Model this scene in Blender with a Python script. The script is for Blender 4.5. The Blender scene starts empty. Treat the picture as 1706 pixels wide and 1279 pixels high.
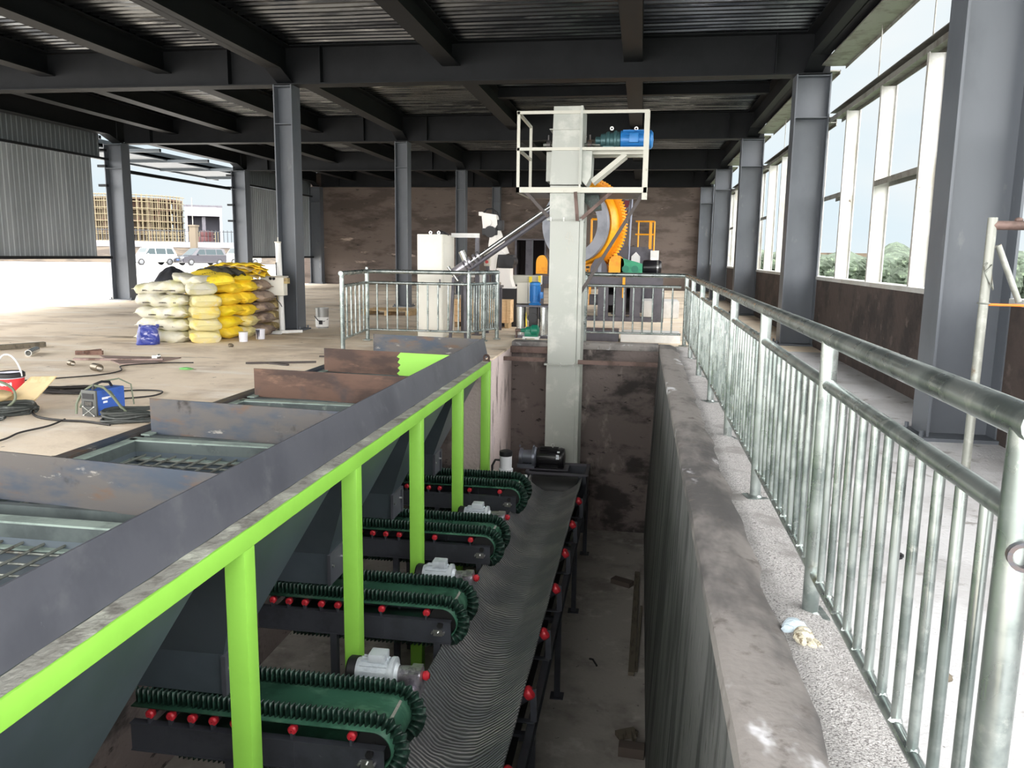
import bpy, bmesh, math, random
from mathutils import Vector, Matrix, Euler
random.seed(7)
PI = math.pi
SC = bpy.context.scene
COL = SC.collection
V = Vector

# ------------------------------------------------------------------ camera
CAM_H = 1.5
YAW, PITCH, ROLL, FPX = 0.1563, 0.1595, -0.01392, 1338.0
def make_camera():
    cy, sy = math.cos(YAW), math.sin(YAW)
    cp, sp = math.cos(PITCH), math.sin(PITCH)
    cr, sr = math.cos(ROLL), math.sin(ROLL)
    f = V((-sy*cp, cy*cp, -sp)); r = V((cy, sy, 0)); d = f.cross(r)
    r2 = cr*r + sr*d; d2 = -sr*r + cr*d
    m = Matrix((( r2.x, -d2.x, -f.x, 0), (r2.y, -d2.y, -f.y, 0), (r2.z, -d2.z, -f.z, CAM_H), (0, 0, 0, 1)))
    cd = bpy.data.cameras.new('camera'); co = bpy.data.objects.new('camera', cd)
    COL.objects.link(co); co.matrix_world = m
    cd.sensor_fit = 'HORIZONTAL'; cd.sensor_width = 36.0; cd.lens = FPX/1706*36.0
    cd.clip_start = 0.05; cd.clip_end = 1500
    SC.camera = co
make_camera()

# ------------------------------------------------------------------ materials
def srgb(r, g, b):
    def c(u):
        u /= 255.0
        return u/12.92 if u <= .04045 else ((u+.055)/1.055)**2.4
    return (c(r), c(g), c(b), 1.0)
MATS = {}
def mat(name, col, rough=.6, metal=0.0, spots=(), bump=None, spec=None, rvar=0, coat=0):
    """col and each spot colour are sRGB 0-255; spots: (colour, scale, lo, hi, stretch(x,y,z), detail)"""
    m = bpy.data.materials.new(name); m.use_nodes = True
    nt = m.node_tree; N = nt.nodes; L = nt.links
    b = N['Principled BSDF']
    b.inputs['Roughness'].default_value = rough
    b.inputs['Metallic'].default_value = metal
    if spec is not None: b.inputs['Specular IOR Level'].default_value = spec
    if coat: b.inputs['Coat Weight'].default_value = coat
    base = None
    tc = None
    if spots or bump or rvar:
        tc = N.new('ShaderNodeNewGeometry')
    if spots:
        rgb = N.new('ShaderNodeRGB'); rgb.outputs[0].default_value = srgb(*col); base = rgb.outputs[0]
        for i, sp in enumerate(spots):
            c2, sc, lo, hi = sp[:4]
            st = sp[4] if len(sp) > 4 else (1, 1, 1)
            det = sp[5] if len(sp) > 5 else 5
            mp = N.new('ShaderNodeMapping'); mp.inputs['Scale'].default_value = st
            mp.inputs['Location'].default_value = (3.1*i+.7, 1.7*i, 2.3*i)
            L.new(tc.outputs['Position'], mp.inputs['Vector'])
            n = N.new('ShaderNodeTexNoise'); n.inputs['Scale'].default_value = sc; n.inputs['Detail'].default_value = det
            n.inputs['Roughness'].default_value = .62
            L.new(mp.outputs[0], n.inputs['Vector'])
            mr = N.new('ShaderNodeMapRange'); mr.inputs[1].default_value = lo; mr.inputs[2].default_value = hi
            mr.interpolation_type = 'SMOOTHSTEP'
            L.new(n.outputs[0], mr.inputs[0])
            mx = N.new('ShaderNodeMix'); mx.data_type = 'RGBA'
            L.new(mr.outputs[0], mx.inputs[0]); L.new(base, mx.inputs[6]); mx.inputs[7].default_value = srgb(*c2)
            base = mx.outputs[2]
        L.new(base, b.inputs['Base Color'])
    else:
        b.inputs['Base Color'].default_value = srgb(*col)
    if rvar:
        n = N.new('ShaderNodeTexNoise'); n.inputs['Scale'].default_value = 6; n.inputs['Detail'].default_value = 4
        L.new(tc.outputs['Position'], n.inputs['Vector'])
        mr = N.new('ShaderNodeMapRange'); mr.inputs[3].default_value = max(.05, rough-rvar); mr.inputs[4].default_value = min(1, rough+rvar)
        mr.inputs[1].default_value = .3; mr.inputs[2].default_value = .7
        L.new(n.outputs[0], mr.inputs[0]); L.new(mr.outputs[0], b.inputs['Roughness'])
    if bump:
        n = N.new('ShaderNodeTexNoise'); n.inputs['Scale'].default_value = bump[0]; n.inputs['Detail'].default_value = 6
        L.new(tc.outputs['Position'], n.inputs['Vector'])
        bp = N.new('ShaderNodeBump'); bp.inputs['Strength'].default_value = bump[1]; bp.inputs['Distance'].default_value = .02
        L.new(n.outputs[0], bp.inputs['Height']); L.new(bp.outputs[0], b.inputs['Normal'])
    MATS[name] = m
    return m

# setting
mat('floor_concrete', (240, 224, 202), .8, 0, [((206, 188, 166), .55, .45, .62, (1, 1, 1)), ((244, 234, 220), 1.6, .5, .7, (.5, 1.6, 1)),
     ((140, 124, 106), .9, .60, .74, (.5, 1.8, 1)), ((116, 104, 92), 7, .66, .74)], (30, .15))
mat('walk_concrete', (206, 206, 208), .85, 0, [((184, 183, 184), 1.2, .42, .65), ((150, 147, 145), 5, .58, .7), ((110, 107, 105), 40, .66, .7)], (45, .35))
mat('grit', (184, 182, 181), .95, 0, [((120, 117, 116), 110, .50, .62), ((212, 210, 210), 60, .56, .68), ((150, 147, 145), 4, .5, .65), ((66, 57, 56), 70, .64, .70)], (140, .8))
mat('curb_mortar', (140, 135, 132), .75, 0, [((86, 84, 84), 1.1, .45, .62, (1.4, .6, 1)), ((208, 208, 212), 1.5, .60, .66, (1.2, .8, 1)), ((104, 98, 95), 9, .55, .72)], (18, .3))
mat('pit_wall', (112, 102, 99), .9, 0, [((62, 57, 56), 1.3, .47, .62, (1, 1, 1.8)), ((160, 150, 144), 2.2, .56, .72, (1, 1, .6)), ((56, 50, 48), 6, .60, .68, (.7, .7, 1.6))], (20, .5))
mat('pit_wall_side', (98, 99, 98), .85, 0, [((58, 60, 60), 1.6, .45, .6, (1, 2.6, .35)), ((128, 130, 132), 2.6, .58, .7, (1, 4, .25)), ((58, 56, 54), 9, .55, .7, (1, 3, .5))], (14, .35))
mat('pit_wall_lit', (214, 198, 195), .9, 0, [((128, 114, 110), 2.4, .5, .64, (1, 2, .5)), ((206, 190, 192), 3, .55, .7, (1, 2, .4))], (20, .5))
mat('pit_floor', (176, 171, 164), .85, 0, [((142, 136, 130), 1, .45, .65), ((196, 192, 186), 2.6, .55, .7), ((62, 59, 56), 12, .66, .74)], (25, .2))
mat('back_wall', (106, 95, 89), .9, 0, [((80, 71, 66), .8, .45, .62, (.7, 1, 2.2)), ((170, 154, 144), 1.1, .64, .72, (.6, 1, 2.6)), ((50, 44, 42), 3.5, .6, .7, (.5, 1, 3))], (12, .4))
mat('low_wall', (66, 56, 52), .9, 0, [((44, 38, 36), 2, .45, .65), ((88, 78, 72), 5, .58, .72)], (12, .4))
mat('steel_dark', (27, 29, 32), .6, .0, [((22, 24, 27), 2, .45, .65)], None, .22)
mat('steel_column', (89, 94, 101), .45, .0, [((80, 85, 92), 1.6, .45, .7, (1, 1, .5)), ((106, 109, 113), 4, .62, .72, (1, 1, .4))], None, .5)
mat('deck', (122, 126, 130), .22, 1.0, [((70, 73, 78), 1.6, .42, .6, (.35, 4, 1)), ((176, 180, 184), 2.2, .60, .7, (.35, 5, 1))], None)
mat('sheet_panel', (150, 156, 160), .5, .1, [((132, 138, 142), .6, .4, .6, (1, 2, .3))])
mat('sheet_dark', (92, 98, 102), .5, .1)
mat('galvanised', (164, 172, 170), .30, .85, [((128, 138, 136), 5, .45, .62), ((186, 192, 188), 16, .58, .72), ((126, 122, 92), 3.4, .66, .76)], None, None, .1)
mat('scaffold_pipe', (132, 134, 128), .45, .5, [((150, 152, 146), 12, .5, .65), ((112, 96, 80), 5, .62, .72)])
mat('galv_strip', (184, 184, 178), .45, .3, [((168, 164, 154), 3, .5, .66, (1, 1, .6)), ((96, 86, 72), 9, .66, .71), ((196, 196, 194), 2, .45, .6)])
mat('galv_girt', (140, 140, 134), .5, .4, [((112, 108, 102), 4, .45, .65)])
mat('yard_concrete', (222, 220, 216), .9, 0, [((204, 202, 198), .3, .45, .65)])
mat('grass', (74, 88, 62), .95, 0, [((56, 68, 48), .3, .4, .6), ((98, 108, 84), 1.2, .55, .7)])
mat('earth', (86, 76, 64), .95, 0, [((62, 54, 46), .4, .45, .6)])
mat('foliage', (66, 78, 64), .9, 0, [((46, 56, 44), .8, .42, .58), ((98, 112, 90), 2.2, .56, .68)], (3, 1))
mat('shade_interior', (40, 34, 36), .9)
# hopper pit
mat('lime_paint', (150, 214, 84), .4, 0, [((142, 204, 78), 1.5, .4, .7)], None, .5)
mat('mortar_dust', (150, 150, 143), .9, 0, [((118, 116, 110), 6, .5, .66), ((200, 204, 190), 3, .5, .7), ((90, 88, 84), 20, .66, .72)], (30, .5))
mat('grey_plate', (88, 90, 98), .42, .15, [((76, 78, 86), 1.2, .42, .65, (1, 1.2, 1)), ((150, 152, 158), 14, .70, .76, (1, 3, 1)), ((100, 102, 108), 3, .55, .75)], None, .5)
mat('hopper_paint', (78, 88, 96), .35, .1, [((66, 76, 82), .8, .4, .65)], None, .5)
mat('hopper_shade', (40, 42, 46), .5, 0)
mat('rim_steel', (82, 91, 91), .5, .2, [((62, 70, 71), 2.4, .45, .65), ((126, 136, 130), 5, .62, .72)])
mat('rim_top', (150, 166, 158), .5, .2, [((120, 134, 128), 4, .45, .65)])
mat('bar_steel', (128, 132, 126), .5, .6, [((90, 84, 76), 8, .5, .66)])
mat('mill_steel', (92, 89, 88), .45, .4, [((68, 77, 90), 1.3, .44, .60, (.8, 1, 2.4)), ((104, 84, 70), 2.4, .54, .66, (.6, 1, 2.4)), ((156, 152, 146), 7, .62, .72, (.6, 1, 2)), ((48, 44, 44), 2.6, .60, .72)])
mat('rust_steel', (98, 74, 62), .6, .25, [((66, 50, 44), 1.8, .45, .64, (.6, 1, 2)), ((126, 98, 80), 3, .58, .72, (.6, 1, 2)), ((60, 56, 60), 1, .56, .7)])
mat('rust_brown', (120, 92, 80), .7, .2, [((84, 62, 54), 6, .45, .65)])
mat('belt_green', (58, 104, 84), .42, 0, [((84, 128, 106), 5, .52, .66, (1, 2, 1)), ((40, 78, 62), 3, .5, .66), ((120, 140, 124), 1.6, .60, .74, (.6, 1, 1))], None, .5)
mat('belt_edge', (26, 48, 41), .4, 0, [((48, 80, 68), 30, .5, .6)], None, .5)
mat('roller_red', (196, 44, 56), .4, 0)
mat('frame_black', (70, 73, 81), .4, .2, [((58, 60, 67), 3, .45, .65), ((92, 96, 104), 16, .70, .76)], None, .5)
mat('bolt_steel', (206, 208, 206), .3, .9)
mat('motor_grey', (206, 214, 220), .4, .1, [((184, 192, 200), 8, .5, .66)])
mat('alu', (190, 186, 194), .35, .8, [((150, 146, 156), 18, .5, .62)])
mat('rubber_black', (26, 26, 28), .55)
mat('motor_black', (24, 23, 27), .3, 0, [], None, .5)
mat('motor_white', (222, 224, 228), .4)
mat('gear_steel', (120, 124, 136), .35, .6)
# machines
mat('elev_paint', (168, 171, 165), .4, .05, [((166, 170, 163), 1.4, .45, .65), ((188, 190, 183), 3, .5, .7)], None, .45)
mat('cream_paint', (196, 195, 184), .45, .05, [((170, 166, 150), 12, .64, .74)])
mat('brace_rust', (112, 92, 86), .6, .3, [((84, 68, 62), 5, .45, .65)])
mat('brace_dark', (70, 64, 62), .5, .4)
mat('motor_blue', (44, 122, 190), .35, .1, [((34, 100, 166), 6, .5, .65)], None, .5)
mat('gear_teal', (66, 100, 104), .4, .3)
mat('gear_green', (48, 150, 110), .4, .1, [((40, 130, 96), 6, .5, .65)])
mat('pump_green', (22, 118, 92), .4)
mat('stainless', (206, 208, 206), .25, .95)
mat('orange_paint', (248, 170, 28), .4, .05, [((236, 148, 20), 3, .5, .66), ((200, 130, 60), 9, .66, .74)], None, .5)
mat('drum_grey', (138, 142, 152), .4, .2, [((120, 124, 134), 2, .45, .65)])
mat('drum_inside', (66, 58, 54), .8)
mat('machine_grey', (92, 90, 98), .45, .2, [((78, 77, 84), 3, .45, .65)])
mat('red_duct', (132, 48, 60), .5)
mat('white_paint', (232, 232, 230), .45, 0, [((214, 214, 212), 2, .45, .65)])
mat('cabinet_white', (234, 232, 222), .45, 0, [((226, 224, 214), 1, .45, .65)])
mat('robot_white', (236, 232, 228), .35, 0)
mat('dark_part', (32, 32, 36), .5)
mat('wood_crate', (222, 186, 142), .75, 0, [((196, 156, 112), 4, .5, .66, (1, 1, 5)), ((236, 204, 162), 8, .5, .7, (1, 1, 6))])
mat('wood_pallet', (176, 150, 112), .8, 0, [((130, 106, 76), 6, .5, .66, (1, 5, 1))])
mat('yellow_bright', (240, 214, 40), .5)
mat('red_button', (190, 50, 50), .4)
mat('pendant_grey', (196, 192, 180), .5)
# bags
mat('bag_pale', (204, 200, 182), .6, 0, [((204, 200, 156), 3, .47, .64), ((212, 209, 200), 7, .52, .68)], (9, .7))
mat('bag_cream', (222, 212, 158), .55, 0, [((230, 208, 110), 2.6, .5, .64), ((222, 214, 194), 7, .54, .68)], (9, .8))
mat('bag_yellow', (246, 214, 62), .5, 0, [((250, 226, 40), 2, .45, .62), ((222, 190, 70), 6, .55, .7)], (10, .9))
mat('bag_brown', (156, 138, 124), .6, 0, [((112, 96, 90), 4, .48, .64, (1, 1, 2)), ((186, 168, 140), 8, .55, .7)], (10, .9))
mat('bag_tan', (196, 176, 126), .6, 0, [((140, 122, 92), 6, .5, .64, (1, 1, 2))], (10, .9))
mat('sack_yellow', (240, 204, 50), .5, 0, [((206, 168, 40), 5, .5, .64)], (8, .6))
mat('stitch', (70, 66, 60), .8)
mat('cloth_black', (34, 36, 44), .85, 0, [((22, 22, 26), 3, .45, .62)], (8, .6))
mat('cloth_dark', (52, 50, 40), .85, 0, [((30, 30, 28), 3, .45, .6)], (8, .6))
mat('bag_blue', (44, 58, 142), .35, 0, [((176, 176, 208), 7, .53, .60, (1, 1, 2.4)), ((28, 38, 108), 3, .5, .65)], (9, .9))
mat('print_ink', (60, 56, 40), .8)
mat('orange_tag', (222, 120, 40), .6)
mat('bucket_white', (220, 220, 230), .45)
mat('paint_spill', (40, 42, 62), .4)
mat('steel_can', (150, 150, 148), .4, .6)
mat('welder_blue', (52, 92, 176), .4, 0, [((40, 76, 150), 4, .5, .66)], None, .5)
mat('welder_front', (84, 86, 84), .5, .2)
mat('label_white', (232, 238, 246), .6)
mat('cable', (54, 58, 56), .55, 0, [((100, 106, 102), 9, .58, .7)])
mat('cable_olive', (104, 112, 92), .55)
mat('cable_dark', (38, 36, 36), .6)
mat('bucket_red', (214, 52, 56), .45)
mat('board_tan', (202, 180, 138), .75, 0, [((176, 152, 108), 4, .5, .68)])
mat('pipe_brass', (110, 100, 84), .4, .7)
mat('rust_plate', (150, 130, 124), .6, .3, [((100, 80, 70), 4, .5, .66)])
mat('glove_cloth', (206, 200, 180), .9, 0, [((120, 108, 86), 30, .52, .64)], (50, .8))
mat('glove_blue', (190, 206, 216), .85, 0, [], (40, .6))
mat('timber', (108, 100, 86), .85, 0, [((80, 74, 64), 8, .5, .65, (4, .6, 1))])
mat('brick', (94, 84, 78), .9)
mat('green_scrap', (130, 200, 120), .6)
# outside
mat('car_white', (186, 190, 192), .25, 0, [], None, .6, 0, .5)
mat('car_black', (40, 38, 48), .2, 0, [], None, .6, 0, .6)
mat('car_cream', (180, 180, 166), .25, 0, [], None, .6)
mat('car_glass', (44, 56, 60), .25, 0, [], None, .25)
mat('tyre', (40, 40, 42), .8)
mat('rim_alu', (104, 106, 110), .5, .4)
mat('lamp_clear', (220, 226, 230), .15)
mat('plate_blue', (50, 80, 150), .5)
mat('scaffold_tan', (128, 118, 94), .8)
mat('slab_grey', (104, 92, 76), .9, 0, [((92, 68, 58), .3, .5, .62)])
mat('building_white', (172, 171, 180), .7)
mat('building_dark', (60, 60, 68), .8)
mat('fence_pillar', (104, 95, 82), .9)
mat('fence_iron', (50, 53, 58), .6)
mat('fence_base', (138, 136, 142), .9)
mat('truck_red', (74, 34, 36), .6)
mat('canopy', (60, 66, 72), .5)
mat('canopy_dark', (62, 70, 76), .5)

# belt with chevron ribs
def chevron_mat():
    m = bpy.data.materials.new('belt_chevron'); m.use_nodes = True
    nt = m.node_tree; N = nt.nodes; L = nt.links; b = N['Principled BSDF']
    g = N.new('ShaderNodeNewGeometry'); sep = N.new('ShaderNodeSeparateXYZ'); L.new(g.outputs['Position'], sep.inputs[0])
    def mth(op, a, bb=None):
        n = N.new('ShaderNodeMath'); n.operation = op
        for i, q in enumerate((a, bb)):
            if q is None: continue
            if isinstance(q, (int, float)): n.inputs[i].default_value = q
            else: L.new(q, n.inputs[i])
        return n.outputs[0]
    dx = mth('SUBTRACT', sep.outputs[0], -1.13)
    r = mth('SQRT', mth('ADD', mth('MULTIPLY', dx, dx), .012))
    noi = N.new('ShaderNodeTexNoise'); noi.inputs['Scale'].default_value = 3.5; noi.inputs['Detail'].default_value = 3
    L.new(g.outputs['Position'], noi.inputs['Vector'])
    ph = mth('ADD', mth('SUBTRACT', sep.outputs[1], mth('MULTIPLY', r, .62)), mth('MULTIPLY', noi.outputs[0], .12))
    s = mth('SINE', mth('MULTIPLY', ph, 2*PI/.042))
    mr = N.new('ShaderNodeMapRange'); mr.inputs[1].default_value = -.6; mr.inputs[2].default_value = .9
    L.new(s, mr.inputs[0])
    n2 = N.new('ShaderNodeTexNoise'); n2.inputs['Scale'].default_value = 2.2; n2.inputs['Detail'].default_value = 5
    L.new(g.outputs['Position'], n2.inputs['Vector'])
    mr2 = N.new('ShaderNodeMapRange'); mr2.inputs[1].default_value = .45; mr2.inputs[2].default_value = .62
    L.new(n2.outputs[0], mr2.inputs[0])
    c1 = N.new('ShaderNodeMix'); c1.data_type = 'RGBA'; c1.inputs[6].default_value = srgb(128, 131, 135); c1.inputs[7].default_value = srgb(172, 170, 170)
    L.new(mr2.outputs[0], c1.inputs[0])
    c2 = N.new('ShaderNodeMix'); c2.data_type = 'RGBA'; c2.inputs[6].default_value = srgb(92, 94, 97)
    L.new(c1.outputs[2], c2.inputs[7]); L.new(mr.outputs[0], c2.inputs[0])
    L.new(c2.outputs[2], b.inputs['Base Color'])
    bp = N.new('ShaderNodeBump'); bp.inputs['Strength'].default_value = .8; bp.inputs['Distance'].default_value = .008
    L.new(mr.outputs[0], bp.inputs['Height']); L.new(bp.outputs[0], b.inputs['Normal'])
    b.inputs['Roughness'].default_value = .5
    MATS['belt_chevron'] = m
chevron_mat()

# ------------------------------------------------------------------ mesh builder
class B:
    def __init__(s): s.bm = bmesh.new()
    def _q(s, vs, f): s.bm.faces.new([vs[i] for i in f])
    def bb(s, x0, x1, y0, y1, z0, z1, bev=0):
        vs = [s.bm.verts.new(p) for p in ((x0,y0,z0),(x1,y0,z0),(x1,y1,z0),(x0,y1,z0),(x0,y0,z1),(x1,y0,z1),(x1,y1,z1),(x0,y1,z1))]
        fs = [s.bm.faces.new([vs[i] for i in f]) for f in ((0,3,2,1),(4,5,6,7),(0,1,5,4),(1,2,6,5),(2,3,7,6),(3,0,4,7))]
        if bev:
            es = list({e for f in fs for e in f.edges})
            bmesh.ops.bevel(s.bm, geom=es, offset=bev, segments=2, affect='EDGES', profile=.6)
        return s
    def box(s, c, d, rot=(0,0,0), bev=0):
        n0 = len(s.bm.verts)
        before = set(s.bm.verts)
        s.bb(-d[0]/2, d[0]/2, -d[1]/2, d[1]/2, -d[2]/2, d[2]/2, bev)
        M = Matrix.Translation(c) @ Euler(rot).to_matrix().to_4x4()
        for v in s.bm.verts:
            if v not in before: v.co = M @ v.co
        return s
    def bar(s, p0, p1, w, h, up=(0,0,1)):
        p0, p1 = V(p0), V(p1); d = (p1-p0); L = d.length; d.normalize()
        u = V(up)
        if abs(d.dot(u)) > .98: u = V((0,1,0))
        r = d.cross(u).normalized(); u = r.cross(d).normalized()
        vs = []
        for p in (p0, p1):
            for a, b2 in ((-1,-1),(1,-1),(1,1),(-1,1)):
                vs.append(s.bm.verts.new(p + r*(a*w/2) + u*(b2*h/2)))
        for f in ((0,1,2,3),(7,6,5,4),(0,4,5,1),(1,5,6,2),(2,6,7,3),(3,7,4,0)): s._q(vs, f)
        return s
    def cyl(s, p0, p1, r, r2=None, n=16, cap=True):
        return s.path([p0, p1], [r, r if r2 is None else r2], n, cap=cap)
    def path(s, pts, r, n=8, closed=False, cap=True):
        pts = [V(p) for p in pts]; m = len(pts)
        rs = r if isinstance(r, (list, tuple)) else [r]*m
        rings = []; prev = None
        for i, p in enumerate(pts):
            if closed: t = pts[(i+1) % m] - pts[i-1]
            else: t = pts[min(i+1, m-1)] - pts[max(i-1, 0)]
            t.normalize()
            if prev is None:
                a = V((0,0,1)) if abs(t.z) < .9 else V((1,0,0))
                u = t.cross(a).normalized()
            else:
                u = (prev - t*prev.dot(t))
                if u.length < 1e-6: u = t.orthogonal()
                u.normalize()
            prev = u; w = t.cross(u)
            rings.append([s.bm.verts.new(p + (u*math.cos(2*PI*k/n) + w*math.sin(2*PI*k/n))*rs[i]) for k in range(n)])
        for i in range(m if closed else m-1):
            a, b2 = rings[i], rings[(i+1) % m]
            for k in range(n):
                s.bm.faces.new((a[k], a[(k+1) % n], b2[(k+1) % n], b2[k]))
        if cap and not closed:
            s.bm.faces.new(rings[0][::-1]); s.bm.faces.new(rings[-1])
        return s
    def poly(s, pts):
        s.bm.faces.new([s.bm.verts.new(p) for p in pts]); return s
    def prism(s, pts, vec):
        pts = [V(p) for p in pts]; vec = V(vec); n = len(pts)
        a = [s.bm.verts.new(p) for p in pts]; b2 = [s.bm.verts.new(p+vec) for p in pts]
        s.bm.faces.new(a[::-1]); s.bm.faces.new(b2)
        for i in range(n): s.bm.faces.new((a[i], a[(i+1) % n], b2[(i+1) % n], b2[i]))
        return s
    def lathe(s, prof, org=(0,0,0), axis=(0,0,1), n=24, closed=False):
        ax = V(axis).normalized(); u = ax.orthogonal().normalized(); w = ax.cross(u); o = V(org)
        rings = [[s.bm.verts.new(o + ax*h + (u*math.cos(2*PI*k/n)+w*math.sin(2*PI*k/n))*max(r, 1e-4)) for k in range(n)] for r, h in prof]
        m = len(rings)
        for i in range(m if closed else m-1):
            a, b2 = rings[i], rings[(i+1) % m]
            for k in range(n): s.bm.faces.new((a[k], a[(k+1) % n], b2[(k+1) % n], b2[k]))
        return s
    def sph(s, c, r, nu=12, nv=8, rot=(0,0,0), jit=0):
        if not isinstance(r, (tuple, list)): r = (r, r, r)
        M = Euler(rot).to_matrix(); c = V(c)
        def P(i, k):
            th = PI*i/nv; ph = 2*PI*k/nu
            j = 1 + (random.random()-.5)*jit
            return c + M @ V((r[0]*math.sin(th)*math.cos(ph), r[1]*math.sin(th)*math.sin(ph), r[2]*math.cos(th)))*j
        top = s.bm.verts.new(P(0, 0)); bot = s.bm.verts.new(P(nv, 0))
        R = [[s.bm.verts.new(P(i, k)) for k in range(nu)] for i in range(1, nv)]
        for k in range(nu):
            s.bm.faces.new((top, R[0][k], R[0][(k+1) % nu])); s.bm.faces.new((bot, R[-1][(k+1) % nu], R[-1][k]))
            for i in range(nv-2): s.bm.faces.new((R[i][k], R[i+1][k], R[i+1][(k+1) % nu], R[i][(k+1) % nu]))
        return s
    def surf(s, f, nu, nv, wrapu=False):
        g = [[s.bm.verts.new(f(i/nu, j/nv)) for j in range(nv+1)] for i in range(nu if wrapu else nu+1)]
        n = len(g)
        for i in range(nu):
            for j in range(nv):
                s.bm.faces.new((g[i][j], g[(i+1) % n][j], g[(i+1) % n][j+1], g[i][j+1]))
        return s
    def xf(s, M):
        bmesh.ops.transform(s.bm, matrix=M, verts=list(s.bm.verts)); return s

def build(b, name, m, parent=None, flat=False, thick=None, ang=38):
    bmesh.ops.remove_doubles(b.bm, verts=list(b.bm.verts), dist=1e-5)
    bmesh.ops.recalc_face_normals(b.bm, faces=list(b.bm.faces))
    me = bpy.data.meshes.new(name)
    root = parent
    while root is not None and root.parent is not None: root = root.parent
    if root is not None and not root.get('_local'):
        bmesh.ops.translate(b.bm, verts=list(b.bm.verts), vec=-V(root.location))
    b.bm.to_mesh(me); b.bm.free()
    if not flat:
        me.shade_smooth(); me.set_sharp_from_angle(angle=math.radians(ang))
    me.materials.append(MATS[m] if isinstance(m, str) else m)
    o = bpy.data.objects.new(name, me); COL.objects.link(o)
    if parent is not None: o.parent = parent
    if thick:
        md = o.modifiers.new('thickness', 'SOLIDIFY'); md.thickness = thick; md.offset = 0
    return o
def tag(o, label=None, cat=None, group=None, kind=None):
    if label: o['label'] = label
    if cat: o['category'] = cat
    if group: o['group'] = group
    if kind: o['kind'] = kind
    return o
def thing(name, label, cat, loc=(0,0,0), group=None, local=False, kind=None):
    o = bpy.data.objects.new(name, None); COL.objects.link(o); o.location = loc
    o.empty_display_size = .1
    if local: o['_local'] = 1
    return tag(o, label, cat, group, kind)
def single(b, name, m, label, cat, group=None, **k):
    """a thing that is one mesh; origin moved to the centre of its base"""
    cs = [v.co for v in b.bm.verts]
    c = V(((min(p.x for p in cs)+max(p.x for p in cs))/2, (min(p.y for p in cs)+max(p.y for p in cs))/2, min(p.z for p in cs)))
    bmesh.ops.translate(b.bm, verts=list(b.bm.verts), vec=-c)
    o = build(b, name, m, None, **k); o.location = c
    return tag(o, label, cat, group)
def struct(b, name, m, parent=None, **k):
    o = build(b, name, m, parent, **k)
    if parent is None: o['kind'] = 'structure'
    return o
KIDS = {}
def dup(root, loc, rotz=None, label=None):
    kids = {}
    for o in COL.objects:
        if o.parent: kids.setdefault(o.parent.name, []).append(o)
    def rec(o, par):
        c = o.copy(); COL.objects.link(c)
        if par is not None: c.parent = par
        for ch in kids.get(o.name, []): rec(ch, c)
        return c
    r = rec(root, None); r.location = loc
    if rotz is not None: r.rotation_euler = (0, 0, rotz)
    if label: r['label'] = label
    return r
def arc(c, r, a0, a1, n, plane='xy'):
    out = []
    for i in range(n+1):
        a = a0+(a1-a0)*i/n; u, w = r*math.cos(a), r*math.sin(a)
        out.append(V(c)+(V((u, w, 0)) if plane == 'xy' else V((u, 0, w)) if plane == 'xz' else V((0, u, w))))
    return out
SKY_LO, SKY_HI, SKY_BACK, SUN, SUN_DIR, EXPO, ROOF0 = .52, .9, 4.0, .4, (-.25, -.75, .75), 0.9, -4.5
# ================================================================== SETTING
# pit: conveyor pit X -2.1..0.33, hopper bay X -4.1..-2.1
PX0, PX1, PY1, PZ = -2.1, .33, 13.25, -3.13
BX0, BY1 = -4.1, 11.45
NY = .3
SLAB = -.03
fb = B()
fb.bb(-16.9, BX0, -2, 37.2, SLAB, 0)
fb.bb(BX0, PX0, BY1, 37.2, SLAB, 0)
fb.bb(PX0, 3.1, PY1+.35, 37.2, SLAB, 0)
fb.bb(BX0, .33, -2, NY, SLAB, 0)
fb.bb(BX0, PX0-.1, NY, 2.06, SLAB, 0)
struct(fb, 'floor', 'floor_concrete', flat=True)
fb = B(); fb.bb(.72, 3.1, -2, PY1+.35, SLAB, 0)
struct(fb, 'floor_walkway', 'walk_concrete', flat=True)
# gritty strip along the railing, slightly uneven
gb = B()
def gs(u, v):
    x = .56+.30*u; y = -2+15.6*v
    return V((x, y, .012+.014*math.sin(y*7.3+u*5)*math.sin(y*2.1)+.02*math.sin(u*PI)))
gb.surf(gs, 8, 120)
struct(gb, 'floor_grit_strip', 'grit')
# mortar curb on the right pit wall: flat top then slope
cb = B()
prof = [(.33, 0), (.335, .055), (.36, .065), (.52, .06), (.60, .03), (.66, .0), (.66, -.1), (.33, -.1)]
def curb(u, v):
    k = v*(len(prof)-1); i = min(int(k), len(prof)-2); t = k-i
    x = prof[i][0]*(1-t)+prof[i+1][0]*t; z = prof[i][1]*(1-t)+prof[i+1][1]*t
    y = -2+u*(PY1+2.3)
    w = .003*math.sin(y*3.1)+.002*math.sin(y*8.7)
    return V((x+w*(1 if z > .01 else 0), y, z+w*.6*(z > .01)))
cb.surf(curb, 90, 14)
struct(cb, 'trim_1', 'curb_mortar')
cb = B(); cb.bb(PX0+.0, .33, PY1-.012, PY1+.36, -.03, .07, .012)
struct(cb, 'trim_2', 'curb_mortar')

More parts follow.
